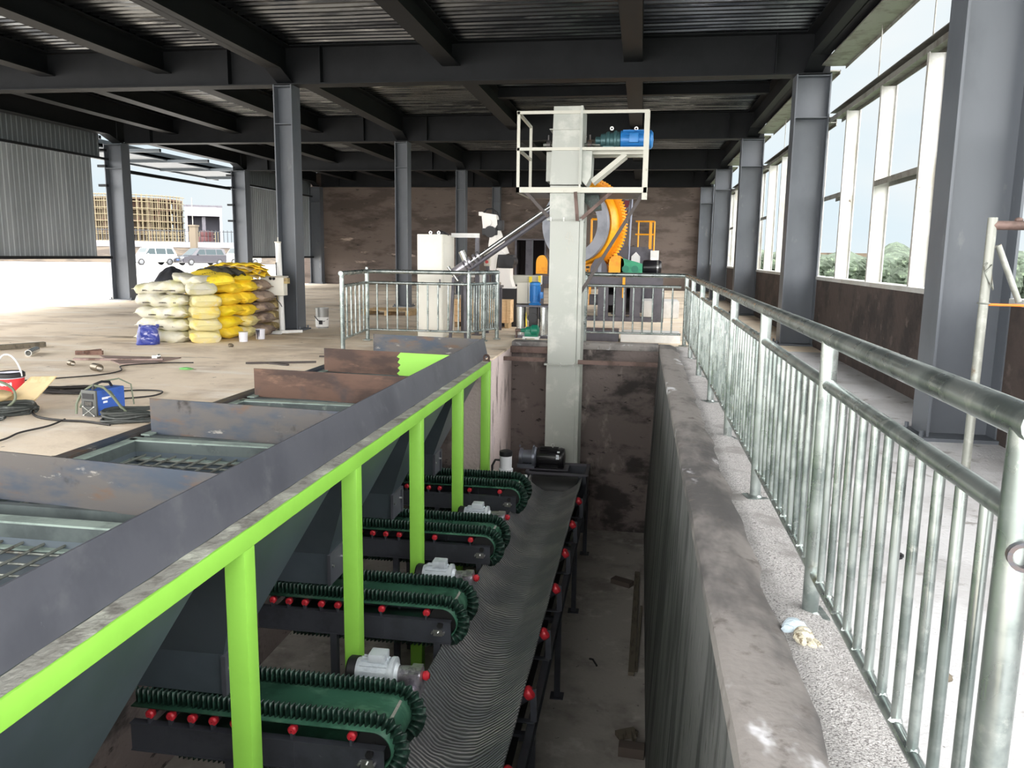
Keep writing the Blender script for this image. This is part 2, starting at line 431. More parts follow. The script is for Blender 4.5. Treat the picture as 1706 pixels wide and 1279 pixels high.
w = B(); w.prism([(.33, NY, 0), (.33, NY, -.1), (.21, NY, PZ), (.75, NY, PZ), (.75, NY, -.12), (.6, NY, -.05)], (0, PY1-NY+.02, 0))
struct(w, 'wall_pit_right', 'pit_wall_side')
w = B(); w.bb(-2.6, .5, PY1, PY1+.3, PZ, -.03); struct(w, 'wall_pit_far', 'pit_wall')
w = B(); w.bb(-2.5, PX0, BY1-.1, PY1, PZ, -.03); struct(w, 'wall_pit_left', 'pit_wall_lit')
w = B(); w.bb(BX0-.2, PX0-.4, BY1, BY1+.25, PZ, -.03); struct(w, 'wall_bay_far', 'pit_wall')
w = B(); w.bb(BX0-.25, BX0, NY, BY1, PZ, -.03); struct(w, 'wall_bay_left', 'pit_wall')
w = B(); w.bb(BX0-.25, .5, NY-.25, NY, PZ, -.03); struct(w, 'wall_pit_near', 'pit_wall')
w = B(); w.bb(BX0-.2, .75, NY-.2, PY1+.2, PZ-.15, PZ); struct(w, 'floor_pit', 'pit_floor', flat=True)

# ---- frames
FR = [-.15, 7.3, 14.75, 22.2, 29.65, 36.95]
BEAM_B, DECK = 4.53, 5.22
def hcol(name, label, x0, x1, yc, fw, top, m='steel_column'):
    t = thing(name, label, 'column', ((x0+x1)/2, yc, 0), 'steel columns of the hall')
    b = B(); b.bb(x0, x0+.022, yc-fw/2, yc+fw/2, 0, top); b.bb(x1-.022, x1, yc-fw/2, yc+fw/2, 0, top)
    build(b, 'flange', m, t, flat=True)
    b = B(); b.bb(x0+.022, x1-.022, yc-.008, yc+.008, 0.03, top)
    for z in (top-.7, top-.03): b.bb(x0+.022, x1-.022, yc-fw/2+.01, yc+fw/2-.01, z, z+.014)
    build(b, 'web', m, t, flat=True)
    b = B(); b.bb(x0-.08, x1+.08, yc-fw/2-.06, yc+fw/2+.06, 0, .03); 
    for a in (x0-.04, x1+.04):
        for c in (yc-fw/2, yc+fw/2): b.cyl((a, c, .03), (a, c, .08), .018, n=8)
    build(b, 'base_plate', m, t)
    return t
rl = ['nearest grey steel column on the right, beside the scaffold pipe', 'second grey steel column from the front along the right window wall',
      'third grey steel column along the right window wall', 'fourth, narrow-looking grey steel column along the right window wall', 'farthest right grey steel column, touching the back wall corner']
for i, y in enumerate(FR[1:]):
    hcol('steel_column', rl[i], 2.43, 2.99, y, .38, BEAM_B-.002)
ml = ['big dark steel column in the middle hall behind the bag stack and white lift post', 'grey steel column in the middle hall directly behind the white cabinet',
      'slim grey steel column in the middle hall left of the robot arm', 'far dark steel column against the back wall left of its opening']
for i, y in enumerate(FR[2:]):
    hcol('steel_column', ml[i], -6.83, -6.47, y, .38, BEAM_B-.002)
ll = ['', 'dark steel column at the left edge of the hall beside the hanging sheet panel', 'blue-grey steel column at the left edge of the hall behind the yellow sacks', 'farthest left steel column, at the back corner by the bright slit']
for i, y in enumerate(FR[2:]):
    if i: hcol('steel_column', ll[i], -15.62, -15.06, y, .4, BEAM_B-.002)

def ibeam_x(x0, x1, yc, z0, z1, fw=.34):
    b = B(); b.bb(x0, x1, yc-fw/2, yc+fw/2, z0, z0+.02); b.bb(x0, x1, yc-fw/2, yc+fw/2, z1-.02, z1); b.bb(x0, x1, yc-.007, yc+.007, z0+.02, z1-.02)
    return b
def ibeam_y(xc, y0, y1, z0, z1, fw=.3):
    b = B(); b.bb(xc-fw/2, xc+fw/2, y0, y1, z0, z0+.02); b.bb(xc-fw/2, xc+fw/2, y0, y1, z1-.02, z1); b.bb(xc-.007, xc+.007, y0, y1, z0+.02, z1-.02)
    return b
for y in FR[1:]:
    for x0, x1 in ((-15.06, -6.83), (-6.83, 2.99)):
        b = ibeam_x(x0, x1, y, BEAM_B, DECK)
        for xs in (x0+.9, x1-.9): b.bb(xs-.006, xs+.006, y-.15, y+.15, BEAM_B+.02, DECK-.02)
        struct(b, 'ceiling_beam', 'steel_dark', flat=True)
b = ibeam_x(-15.06, 2.99, FR[0], BEAM_B, DECK); struct(b, 'ceiling_beam', 'steel_dark', flat=True)
# longitudinal beams; those over column lines get a haunch at the columns
for k in range(len(FR)-1):
    y0, y1 = FR[k]+.008, FR[k+1]-.008
    for xc, zb in ((-.28, 4.82), (-3.5, 4.82), (-9.1, 4.80), (-11.55, 4.80), (-13.5, 4.80)):
        struct(ibeam_y(xc, y0, y1, zb, DECK-.002, .32), 'ceiling_beam', 'steel_dark', flat=True)
    for xc in (-6.65, 2.71, -15.3):
        zb = 4.74
        b = B(); fw = .3
        b.bb(xc-.007, xc+.007, y0, y1, zb, DECK-.02); b.bb(xc-fw/2, xc+fw/2, y0, y1, DECK-.022, DECK-.002)
        pts = [(y0, 4.56), (y0+.55, zb), (y1-.55, zb), (y1, 4.56)]
        
        for (a, za), (c, zc) in zip(pts, pts[1:]):
            b.prism([(xc-fw/2, a, za), (xc-fw/2, c, zc), (xc-fw/2, c, zc+.02), (xc-fw/2, a, za+.02)], (fw, 0, 0))
        for (a, c, za) in ((y0, y0+.55, 0), (y1-.55, y1, 1)):
            if za == 0: b.prism([(xc-.007, a, 4.57), (xc-.007, c, zb), (xc-.007, a, zb)], (.014, 0, 0))
            else: b.prism([(xc-.007, c, 4.57), (xc-.007, a, zb), (xc-.007, c, zb)], (.014, 0, 0))
        struct(b, 'ceiling_beam', 'steel_dark', flat=True)
for (x0, x1, y) in ((-3.34, -.44, 11.35), (-.12, 2.56, 11.35), (-.12, 2.56, 18.6), (-3.34, -.44, 18.6)):
    struct(ibeam_x(x0, x1, y, 4.98, DECK-.002, .2), 'ceiling_beam', 'steel_dark', flat=True)
# profiled deck, ribs along X
db = B(); y = ROOF0; P = []
while y < 37.2:
    for dy, z in ((0, DECK), (.05, DECK), (.075, DECK+.05), (.15, DECK+.05), (.175, DECK)): P.append((y+dy, z))
    y += .2
xs = [-16.9 + i*(3.2+16.9)/10 for i in range(11)]
prev = None
for yy, z in P:
    row = [db.bm.verts.new((x, yy, z+.006*math.sin(x*2.3+yy*1.7)+.004*math.sin(x*7+yy*3))) for x in xs]
    if prev:
        for i in range(10): db.bm.faces.new((prev[i], prev[i+1], row[i+1], row[i]))
    prev = row
struct(db, 'ceiling', 'deck', ang=20)
b = B(); b.bb(-16.9, 3.2, ROOF0, 37.3, DECK+.08, DECK+.2); struct(b, 'ceiling_slab', 'pit_floor', flat=True)

# ---- back wall with a dark opening
b = B()
OX0, OX1, OZ = -5.75, -4.4, 2.17
b.bb(-17, OX0, 37.16, 37.4, 0, 5.2); b.bb(OX1, 3.0, 37.16, 37.4, 0, 5.2); b.bb(OX0, OX1, 37.16, 37.4, OZ, 5.2)
struct(b, 'wall_back', 'back_wall', flat=True)
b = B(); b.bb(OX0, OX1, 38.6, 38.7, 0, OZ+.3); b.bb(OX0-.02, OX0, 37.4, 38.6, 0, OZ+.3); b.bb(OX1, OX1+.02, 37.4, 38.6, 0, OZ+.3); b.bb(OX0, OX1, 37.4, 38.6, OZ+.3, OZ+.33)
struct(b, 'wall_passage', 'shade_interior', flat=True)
b = B(); b.bb(OX0-.05, OX0+.03, 37.1, 37.2, 0, OZ+.05); b.bb(OX1-.03, OX1+.05, 37.1, 37.2, 0, OZ+.05); b.bb(OX0-.05, OX1+.05, 37.1, 37.2, OZ, OZ+.06)
d1 = struct(b, 'door_1', 'machine_grey', flat=True)
b = B(); b.bb(-5.0, -4.96, 37.14, 37.18, 0, OZ); build(b, 'mullion', 'sheet_dark', d1, flat=True)
b = B(); b.bb(-5.35, -5.0, 37.5, 37.54, 0, OZ); build(b, 'door_leaf', 'machine_grey', d1, flat=True)

# ---- right wall: low wall, sill, window framing
WX = 3.0
def cchan(b, p0, p1, w, d, m=None):
    pass
bays = [(.2, FR[1]-.19), (FR[1]+.19, FR[2]-.19), (FR[2]+.19, FR[3]-.19), (FR[3]+.19, FR[4]-.19), (FR[4]+.19, FR[5]-.19)]
for n, (y0, y1) in enumerate(bays):
    b = B(); b.bb(WX-.02, WX+.2, y0-.19, y1+.19, 0, 1.15)
    struct(b, 'wall_right', 'low_wall', flat=True)
    fr = thing('window_%d' % (n+1), None, None, (WX+.1, (y0+y1)/2, 1.15)); fr['kind'] = 'structure'
    b = B(); b.bb(WX-.04, WX+.2, y0, y1, 1.15, 1.155+.05); build(b, 'sill', 'galv_strip', fr, flat=True)
    # head girt: C section opening down
    b = B(); z = 3.80
    b.bb(WX, WX+.2, y0, y1, z, z+.012); b.bb(WX, WX+.012, y0, y1, z-.06, z); b.bb(WX+.19, WX+.2, y0, y1, z-.05, z)
    b.bb(WX, WX+.2, y0, y1, z+.09, z+.1); b.bb(WX+.19, WX+.2, y0, y1, z, z+.1)
    build(b, 'head_girt', 'galv_girt', fr, flat=True)
    b = B(); b.bb(2.80, WX+.2, y0, y1, 4.64, 4.66); b.bb(WX, WX+.01, y0, y1, 4.66, 5.2); b.bb(WX+.19, WX+.2, y0, y1, 4.6, 4.66)
    build(b, 'eave_girt', 'galv_girt', fr, flat=True)
    L_ = y1-y0
    st = [y0+L_*f for f in (.135, .405, .655, .90)] if n != 1 else [9.75, 11.5, 13.3]
    if n == 1: st = [9.78, 11.55, 13.35]
    elif n: st = [y0+.55, y0+2.4, y0+4.2, y0+6.0]
    for ys in st:
        b = B()
        b.bb(WX, WX+.2, ys+.05, ys+.062, 1.205, 3.74); b.bb(WX, WX+.012, ys-.0, ys+.05, 1.205, 3.74); b.bb(WX+.188, WX+.2, ys-.0, ys+.05, 1.205, 3.74)
        build(b, 'stud', 'galv_strip', fr, flat=True)
    rg = [(st[-1]+.06, y1, 2.52), (st[0]+.06, st[1], 2.52)]
    for a, c, z in rg:
        b = B(); b.bb(WX, WX+.2, a, c, z, z+.012); b.bb(WX, WX+.012, a, c, z-.06, z); b.bb(WX+.188, WX+.2, a, c, z-.06, z)
        build(b, 'short_girt', 'galv_girt', fr, flat=True)
    for ys in (y0+L_*.36, y0+L_*.66):
        b = B(); b.cyl((WX+.1, ys, 3.9), (WX+.1, ys, 4.64), .008, n=6); build(b, 'sag_rod', 'galv_girt', fr)
# ---- left edge: hanging corrugated sheets above an open gap
def corr(b, x, y0, y1, z0, z1, pitch=.17, d=.014):
    pts = []; y = y0
    while y < y1-1e-6:
        for f, o in ((0, 0), (.55, 0), (.65, d), (.9, d)):
            if y+f*pitch <= y1: pts.append((y+f*pitch, x+o))
        y += pitch
    pr = None
    for yy, xx in pts:
        r = (b.bm.verts.new((xx, yy, z0)), b.bm.verts.new((xx, yy, z1)))
        if pr: b.bm.faces.new((pr[0], r[0], r[1], pr[1]))
        pr = r
for n, (y0, y1) in enumerate(((FR[2]+.2, FR[3]-.75), (FR[4]+.45, FR[5]-.2))):
    b = B(); corr(b, -15.62, y0, y1, 1.28, 4.06)
    p = struct(b, 'wall_left', 'sheet_panel', flat=True, thick=.01)
    b = B(); corr(b, -15.66, y0-.4, y1+.4, 4.12, DECK); build(b, 'upper_sheet', 'sheet_dark', p, flat=True, thick=.01)
    b = B(); b.bb(-15.58, -15.5, y0, y1+.5, 1.22, 1.3); build(b, 'bottom_girt', 'steel_dark', p, flat=True)
    b = B(); b.bb(-15.58, -15.5, y0, y1+.6, 4.06, 4.12); build(b, 'girt', 'steel_dark', p, flat=True)
y0, y1 = FR[3], FR[4]
b = B(); b.bb(-15.72, -15.64, y0+.2, y1-.2, 3.80, 3.90); struct(b, 'wall_left_girt', 'steel_dark', flat=True)
for yy in (FR[3]-.28, FR[4]-.28):
    for z in (4.3, 3.85, 3.2, 2.6) if yy > 25 else (4.3, 3.85, 3.3):
        b = B(); b.bb(-15.75, -15.5, yy-.06, yy+.06, z, z+.07); struct(b, 'wall_left_cleat', 'steel_dark', flat=True)

# ================================================================== OUTSIDE
b = B(); b.bb(-300, -16.9, -60, 90, -.12, -.03); struct(b, 'ground_yard', 'yard_concrete', flat=True)
b = B(); b.bb(-17.3, -16.9, -2, 37.2, -.12, -.0); struct(b, 'trim_3', 'floor_concrete', flat=True)
b = B(); b.bb(-300, 60, 90, 320, -.3, -.06); struct(b, 'ground_earth', 'earth', flat=True)
b = B(); b.bb(3.2, 260, -60, 300, -.6, -.5); struct(b, 'ground_grass', 'grass', flat=True)
b = B(); b.bb(-60, 3.2, 37.4, 90, -.3, -.1); struct(b, 'ground_behind', 'earth', flat=True)
# canopy outside the left opening
cn = thing('canopy', 'long grey metal canopy hanging outside the left opening', 'canopy', (-18, 30, 4.7))
b = B(); b.bb(-19.6, -17.3, 20.5, 35.6, 4.76, 4.84); build(b, 'roof_sheet', 'canopy', cn, flat=True)
b = B(); b.bb(-17.4, -17.3, 20.5, 35.6, 4.72, 4.98); b.bb(-19.6, -19.5, 20.5, 35.6, 4.7, 4.95); build(b, 'edge_beam', 'canopy_dark', cn, flat=True)
for yy in (22.0, 25, 28, 31, 34.5):
    b = B(); b.bb(-19.5, -15.7, yy-.05, yy+.05, 4.66, 4.76); build(b, 'bracket', 'canopy_dark', cn, flat=True)
# ================================================================== HOPPER ROW
DIV_L = [4.22, 6.02, 7.86, 9.78, 11.72]     # divider Y at its left end
DIV_R = [4.00, 5.83, 7.66, 9.52, 11.43]     # at the long plate
def dy(i, x):
    t = (x+4.0)/(4.0-2.25); return DIV_L[i]*(1-t)+DIV_R[i]*t
dlab = ['dark steel divider plate nearest the camera, cut by the left frame edge', 'second divider plate from the front, blue-grey with scale marks',
        'third divider plate from the front, brown rusty steel', 'fourth divider plate, red rust with a lime green painted end', 'farthest divider plate, plain dark steel beside the railing']
dm = ['mill_steel', 'mill_steel', 'rust_steel', 'rust_steel', 'mill_steel']
for i in range(5):
    t = .012
    b = B(); b.prism([(-4.0, dy(i, -4.0), -.02), (-2.24, dy(i, -2.24), -.02), (-2.26, dy(i, -2.26), .28), (-4.0, dy(i, -4.0), .28)], (0, t, 0))
    if i == 3:
        t_ = thing('divider_plate', dlab[i], 'steel plate', (-3.1, dy(i, -3.1), -.02))
        build(b, 'plate', dm[i], t_, flat=True)
        p = B(); y = lambda x: dy(i, x)-.003
        pts = [(-2.93, .275), (-2.98, .22), (-2.94, .20), (-2.97, .15), (-2.93, .12), (-2.97, .08), (-2.94, .05), (-2.98, .01), (-2.95, -.015), (-2.27, -.015), (-2.28, .277)]
        p.prism([(x, y(x), z) for x, z in pts], (0, .002, 0)); build(p, 'paint_patch', 'lime_paint', t_, flat=True)
    else:
        o = single(b, 'divider_plate', dm[i], dlab[i], 'steel plate', flat=True)
b = B(); b.prism([(-2.185, NY+.1, .006), (-2.197, NY+.1, .006), (-2.262, NY+.1, .285), (-2.25, NY+.1, .285)], (0, 11.36-NY+.1, 0))
single(b, 'side_plate', 'grey_plate', 'long dark grey steel plate standing along the green frame', 'steel plate', flat=True)

# hoppers
HY = [(2.2, 3.80), (4.14, 5.72), (5.97, 7.52), (7.80, 9.36), (9.68, 11.25)]
FY = [2.66, 4.46, 6.28, 8.10, 9.92]          # near channel of each feeder
hlab = ['nearest hopper, its big grey wedge face filling the lower left corner', 'second hopper from the front, feeding the nearest green belt', 'third hopper from the front, behind the second green belt',
        'fourth hopper from the front, mostly behind the rusty plates', 'farthest hopper, next to the pit end wall']
for i, ((y0, y1), fy) in enumerate(zip(HY, FY)):
    x0, x1 = -3.95, -2.2
    t = thing('hopper', hlab[i], 'hopper', (-3.0, (y0+y1)/2, -1.4), 'row of five feed hoppers')
    zt, zm, zb = -.1, -1.12, -1.40
    tx0, tx1, ty0, ty1 = -3.25, -2.62, fy+.115, fy+.435
    b = B()
    top = [(x0, y0, zt), (x1, y0, zt), (x1, y1, zt), (x0, y1, zt)]
    mid = [(tx0, ty0, zm), (tx1, ty0, zm), (tx1, ty1, zm), (tx0, ty1, zm)]
    bot = [(tx0, ty0, zb), (tx1, ty0, zb), (tx1, ty1, zb), (tx0, ty1, zb)]
    T_ = [b.bm.verts.new(p) for p in top]; M_ = [b.bm.verts.new(p) for p in mid]
    for k in range(4): b.bm.faces.new((T_[k], T_[(k+1) % 4], M_[(k+1) % 4], M_[k]))
    build(b, 'cone', 'hopper_paint', t, flat=True, thick=.012)
    b = B(); M_ = [b.bm.verts.new(p) for p in mid]; O_ = [b.bm.verts.new(p) for p in bot]
    for k in (0, 2, 3): b.bm.faces.new((M_[k], M_[(k+1) % 4], O_[(k+1) % 4], O_[k]))
    build(b, 'throat', 'hopper_paint', t, flat=True, thick=.012)
    b = B(); b.bb(tx1-.006, tx1+.006, ty0, ty1, zb-.02, zm); b.bb(tx1, tx1+.03, ty0-.03, ty0, zb-.02, zm); b.bb(tx1, tx1+.03, ty1, ty1+.03, zb-.02, zm)
    b.bb(tx1+.006, tx1+.02, ty0, ty1, zm-.03, zm)
    g = build(b, 'gate_plate', 'grey_plate', t, flat=True)
    b = B()
    for yy in (ty0+.04, ty1-.04):
        b.cyl((tx1, yy, zm-.12), (tx1+.035, yy, zm-.12), .012, n=8)
    build(b, 'bolt', 'bolt_steel', g)
    # rim frame: channel around the mouth
    b = B(); z0, z1 = -.14, -.015
    b.bb(x0-.05, x0, y0-.05, y1+.05, z0, z1); b.bb(x1-.035, x1, y0-.05, y1+.05, z0, z1); b.bb(x0, x1-.035, y0-.05, y0, z0, z1); b.bb(x0, x1-.035, y1, y1+.05, z0, z1)
    rm = build(b, 'rim_frame', 'rim_steel', t, flat=True)
    b = B(); b.bb(x0-.06, x1-.03, y1, y1+.10, z1, z1+.012); b.bb(x0-.08, x0, y0-.05, y1+.05, z1, z1+.012)
    b.bb(x0, x1-.04, y1-.07, y1, z0, z0+.012); b.bb(x0, x0+.07, y0, y1, z0, z0+.012); b.bb(x1-.1, x1-.035, y0, y1, z0, z0+.012)
    build(b, 'rim_flange', 'rim_top', rm, flat=True)
    b = B(); n = 13
    for k in range(n):
        xx = x0+.1+(x1-x0-.2)*k/(n-1); b.cyl((xx, y0-.02, -.115), (xx, y1-.015, -.115), .0085, n=6)
    m_ = 11
    for k in range(m_):
        yy = y0+.06+(y1-y0-.18)*k/(m_-1); b.cyl((x0, yy, -.130), (x1-.03, yy, -.130), .0075, n=6)
    build(b, 'grate', 'bar_steel', t)
# floor frame strip left of the hopper mouths
b = B(); b.bb(-4.16, -4.06, NY, 11.4, .0, .012); b.bb(-4.09, -4.07, NY, 11.4, -.1, .0)
single(b, 'edge_angle', 'mill_steel', 'rusty steel angle along the floor edge left of the hopper mouths', 'steel angle', flat=True)

# ================================================================== GREEN FRAME
gf = thing('support_frame', 'lime green steel frame with tall posts along the hoppers', 'frame', (-2.13, 6, PZ))
b = B(); b.bb(-2.19, -2.07, NY+.1, 11.18, -.115, -.003, .004); build(b, 'top_beam', 'lime_paint', gf)
b = B()
def ms(u, v):
    y = NY+.1+u*(11.15-NY); x = -2.183+v*(.110-.004*(1+math.sin(y*9)*.6+math.sin(y*23)*.4))
    return V((x, y, .001+.005*(1-v)*(.6+.4*math.sin(y*13))))
b.surf(ms, 160, 4); build(b, 'mortar_strip', 'mortar_dust', gf)
for y in (2.1, 3.94, 5.69, 7.51, 9.33, 11.12):
    b = B(); b.bb(-2.19, -2.07, y-.06, y+.06, PZ+.012, -.115, .004); p = build(b, 'post', 'lime_paint', gf)
    b = B(); b.bb(-2.25, -2.01, y-.12, y+.12, PZ, PZ+.012); build(b, 'foot_plate', 'lime_paint', p, flat=True)
b = B()
b.lathe([(.052, -.009), (.052, .009), (.026, .009), (.026, -.009)], (-2.12, 11.10, .055), (.25, 1, 0), 20, True)
b.bb(-2.17, -2.07, 11.09, 11.11, -.003, .03)
build(b, 'lifting_lug', 'brace_rust', gf)

# ================================================================== FEEDERS
def corr_path(r, h, x_left, x_c, zc, ztop):
    """list of (base, normal) along belt: top run, around the head drum, return run"""
    return None
def make_feeder(vertical_motor=False):
    t = thing('belt_feeder', '', 'conveyor', (0, 0, 0), 'green sidewall belt feeders', local=True)
    XL = -1.75; XC = -.09; R = .135; ZT = .105; ZC = ZT-R
    W0, W1 = .015, .535
    # belt skin
    prof = [(XL, ZT)]+[(XC+R*math.sin(a), ZC+R*math.cos(a)) for a in [PI*k/18 for k in range(19)]]+[(XL, ZC-R)]
    b = B(); b.surf(lambda u, v: V((prof[round(u*(len(prof)-1))][0], W0+(W1-W0)*v, prof[round(u*(len(prof)-1))][1])), len(prof)-1, 6)
    belt = build(b, 'belt', 'belt_green', t, thick=.008)
    b = B(); b.box((XC+R*math.sin(.55)+.004, (W0+W1)/2-.0, ZC+R*math.cos(.55)+.006), (.02, .30, .004), (0, .55, 0)); build(b, 'splice_strip', 'mortar_dust', belt, flat=True)
    # corrugated sidewalls following the belt
    def path_at(s):
        L1 = XC-XL
        if s < L1: return V((XL+s, 0, ZT)), V((0, 0, 1))
        s -= L1
        if s < PI*R:
            a = s/R; n = V((math.sin(a), 0, math.cos(a))); return V((XC, 0, ZC))+n*R, n
        s -= PI*R
        return V((XC-s, 0, ZC-R)), V((0, 0, -1))
    Ltot = (XC-XL)*2+PI*R-.3
    lam = .036; N_ = int(Ltot/lam)*10
    for yc in (.075, .475):
        b = B()
        def sw(u, v):
            s = u*Ltot; p, n = path_at(s)
            return p+n*(.004+.098*v)+V((0, yc+.021*math.sin(2*PI*s/lam), 0))
        b.surf(sw, N_, 1); build(b, 'sidewall', 'belt_edge', t, thick=.003, ang=50)
    # drum
    b = B(); b.cyl((XC, W0+.07, ZC), (XC, W1-.07, ZC), R-.012, n=24); b.cyl((XC, -.03, ZC), (XC, .62, ZC), .025, n=12)
    build(b, 'head_drum', 'rubber_black', t)
    # side channels
    for yy, sgn in ((0, 1), (.55, -1)):
        b = B(); ya, yb = (yy-.01, yy+.05) if sgn > 0 else (yy-.05, yy+.01)
        b.bb(-1.75, 0, ya, yb, -.008, 0); b.bb(-1.75, 0, ya, yb, -.2, -.192)
        yw = ya if sgn < 0 else ya
        b.bb(-1.75, 0, (ya+.012 if sgn > 0 else yb-.02), (ya+.02 if sgn > 0 else yb-.012), -.192, -.008)
        b.bb(-.62, -.60, ya+.006, yb-.006, -.19, -.01)
        c = build(b, 'side_channel', 'frame_black', t, flat=True)
        b = B()
        for q in (-.16, -.11, -.06): b.cyl((q, ya+.012, -.10), (q, ya-.022, -.10), .009, n=8)
        b.bb(-.15, -.07, ya-.004, ya+.006, -.13, -.075)
        build(b, 'bolt', 'bolt_steel' if sgn > 0 else 'frame_black', c)
    for q in (-.22, -.62, -1.02, -1.17, -1.32, -1.47, -1.62):
        b = B(); b.cyl((q, .055, .055), (q, .50, .055), .027, n=12); r = build(b, 'roller', 'frame_black', t)
        b = B(); b.lathe([(.004, -.012), (.022, -.01), (.031, .0), (.031, .03), (.026, .04)], (q, .018, .055), (0, 1, 0), 14); build(b, 'roller_cap', 'roller_red', r)
        b = B(); b.bb(q-.008, q+.008, .005, .045, 0, .04); build(b, 'bracket', 'frame_black', r, flat=True)
    for q in (-.12, -1.05):
        for yy in (.02, .53):
            b = B(); b.bb(q-.03, q+.03, yy-.03, yy+.03, PZ+1.6, -.2); build(b, 'leg', 'frame_black', t, flat=True)
    # gear motor on the far side
    mt_ = B(); cy_, cz = .80, .075
    if not vertical_motor:
        mt_.lathe([(.02, -.46), (.088, -.455), (.094, -.43), (.094, -.2), (.115, -.198), (.115, -.17), (.075, -.165), (.06, -.14)], (0, cy_, cz), (1, 0, 0), 28)
        for k in range(16):
            a = 2*PI*k/16; mt_.bar((-.42, cy_+.1*math.cos(a), cz+.1*math.sin(a)), (-.22, cy_+.1*math.cos(a), cz+.1*math.sin(a)), .006, .02, (0, math.cos(a), math.sin(a)))
        mo = build(mt_, 'gear_motor', 'motor_grey', t)
        b = B(); b.bb(-.36, -.23, cy_-.06, cy_+.06, cz+.09, cz+.155, .012); build(b, 'terminal_box', 'motor_grey', mo)
        b = B(); b.lathe([(.0, -.53), (.085, -.525), (.098, -.51), (.098, -.45)], (0, cy_, cz), (1, 0, 0), 24); build(b, 'fan_cover', 'rubber_black', mo)
        b = B(); b.lathe([(.05, -.165), (.062, -.12), (.066, -.05), (.07, .03), (.03, .035)], (0, cy_, cz-.005), (1, 0, 0), 20)
        b.bb(-.10, .03, cy_-.075, cy_+.075, cz-.15, cz+.03, .015); b.bb(-.06, .02, cy_-.085, cy_+.085, cz+.03, cz+.045, .004)
        b.cyl((-.035, cy_-.23, cz-.1), (-.035, cy_+.09, cz-.1), .06, n=20)
        build(b, 'gearbox', 'alu', mo)
        b = B(); b.lathe([(.0, .0), (.03, .004), (.036, .03), (.02, .05)], (.03, cy_+.02, cz-.01), (1, 0, 0), 14); build(b, 'red_plug', 'roller_red', mo)
    else:
        x0 = -.27
        mt_.lathe([(.05, .06), (.1, .065), (.1, .085), (.082, .09), (.085, .28), (.07, .29)], (x0, cy_, cz), (0, 0, 1), 28)
        mo = build(mt_, 'gear_motor', 'motor_white', t)
        b = B(); b.lathe([(.088, .27), (.092, .285), (.09, .335), (.05, .35), (.0, .352)], (x0, cy_, cz), (0, 0, 1), 24); build(b, 'fan_cover', 'rubber_black', mo)
        b = B(); b.bb(x0-.09, x0+.09, cy_-.1, cy_+.08, cz-.1, cz+.06, .02); b.bb(x0+.08, x0+.3, cy_-.07, cy_+.06, cz-.1, cz-.0, .015); b.cyl((x0, cy_-.25, cz-.05), (x0, cy_, cz-.05), .05)
        build(b, 'gearbox', 'motor_white', mo)
        b = B(); b.path([(x0-.08, cy_, cz+.2), (x0-.15, cy_, cz+.2), (x0-.19, cy_-.01, cz+.12), (x0-.19, cy_-.02, cz+.02), (x0-.13, cy_, cz-.06)], .016, 8); build(b, 'power_cable', 'rubber_black', mo)
    b = B(); b.bb(-.45, .0, .56, .9, -.12, -.10); build(b, 'motor_bracket', 'frame_black', t, flat=True)
    return t
flab = ['nearest green sidewall belt feeder, bottom left, with a grey gear motor behind', 'second green belt feeder from the front, its motor behind the third green post', 'third green belt feeder from the front',
        'farthest green belt feeder, with an upright white motor']
f0 = make_feeder(); f0['label'] = flab[0]; f0.location = (-1.49, FY[1], -1.6)
for k in (2, 3):
    dup(f0, (-1.49, FY[k], -1.6), 0, flab[k-1])
f4 = make_feeder(True); f4['label'] = flab[3]; f4.location = (-1.49, FY[4], -1.6)

# ================================================================== LONG BELT
lc = thing('trough_conveyor', 'long black ribbed trough conveyor belt on the pit floor', 'conveyor', (-1.16, 7, PZ))
XC_ = -1.165
def trough(x, z_e=-1.80):
    a = abs(x); return z_e-.15 if a < .13 else z_e-.15+.15*((a-.13)/.27)**1.25
b = B()
def tb(u, v):
    x = -.40+.8*u; y = .9+v*(12.0-.9)
    return V((XC_+x, y, trough(x)+.012*math.cos((y-1.72)*2*PI/1.005)*(abs(x)/.4)**2 - .03*math.sin(min(max((y-11)/1.0, 0), 1)*PI/2)))
b.surf(tb, 24, 90); build(b, 'belt', 'belt_chevron', lc, thick=.012)
b = B(); b.bb(XC_-.35, XC_+.35, .9, 12, -2.28, -2.268); build(b, 'return_belt', 'rubber_black', lc, flat=True)
for k in range(11):
    y = 2.66+1.02*k-.97+.0
    y = 1.72+1.005*k
    if y > 11.4: break
    b = B(); b.cyl((XC_-.15, y, -2.06), (XC_+.15, y, -2.06), .05, n=14); idl = build(b, 'idler', 'frame_black', lc)
    for sx in (-1, 1):
        b = B(); p0 = V((XC_+sx*.17, y, -2.06)); p1 = V((XC_+sx*.42, y, -1.865)); b.cyl(p0, p1, .05, n=14); build(b, 'wing_roller', 'frame_black', idl)
        d = (p1-p0).normalized()
        b = B(); b.lathe([(.0, .05), (.03, .048), (.05, .035), (.055, .02), (.055, -.01), (.05, -.02)], p1, d, 18); build(b, 'roller_cap', 'roller_red', idl)
        b = B(); b.bar(p1+d*.05+V((0, 0, .01)), (XC_+sx*.47, y, -2.1), .05, .012, (0, 1, 0)); b.bar((XC_+sx*.47, y, -2.1), (XC_+sx*.2, y, -2.1), .05, .012)
        build(b, 'bracket', 'frame_black', idl, flat=True)
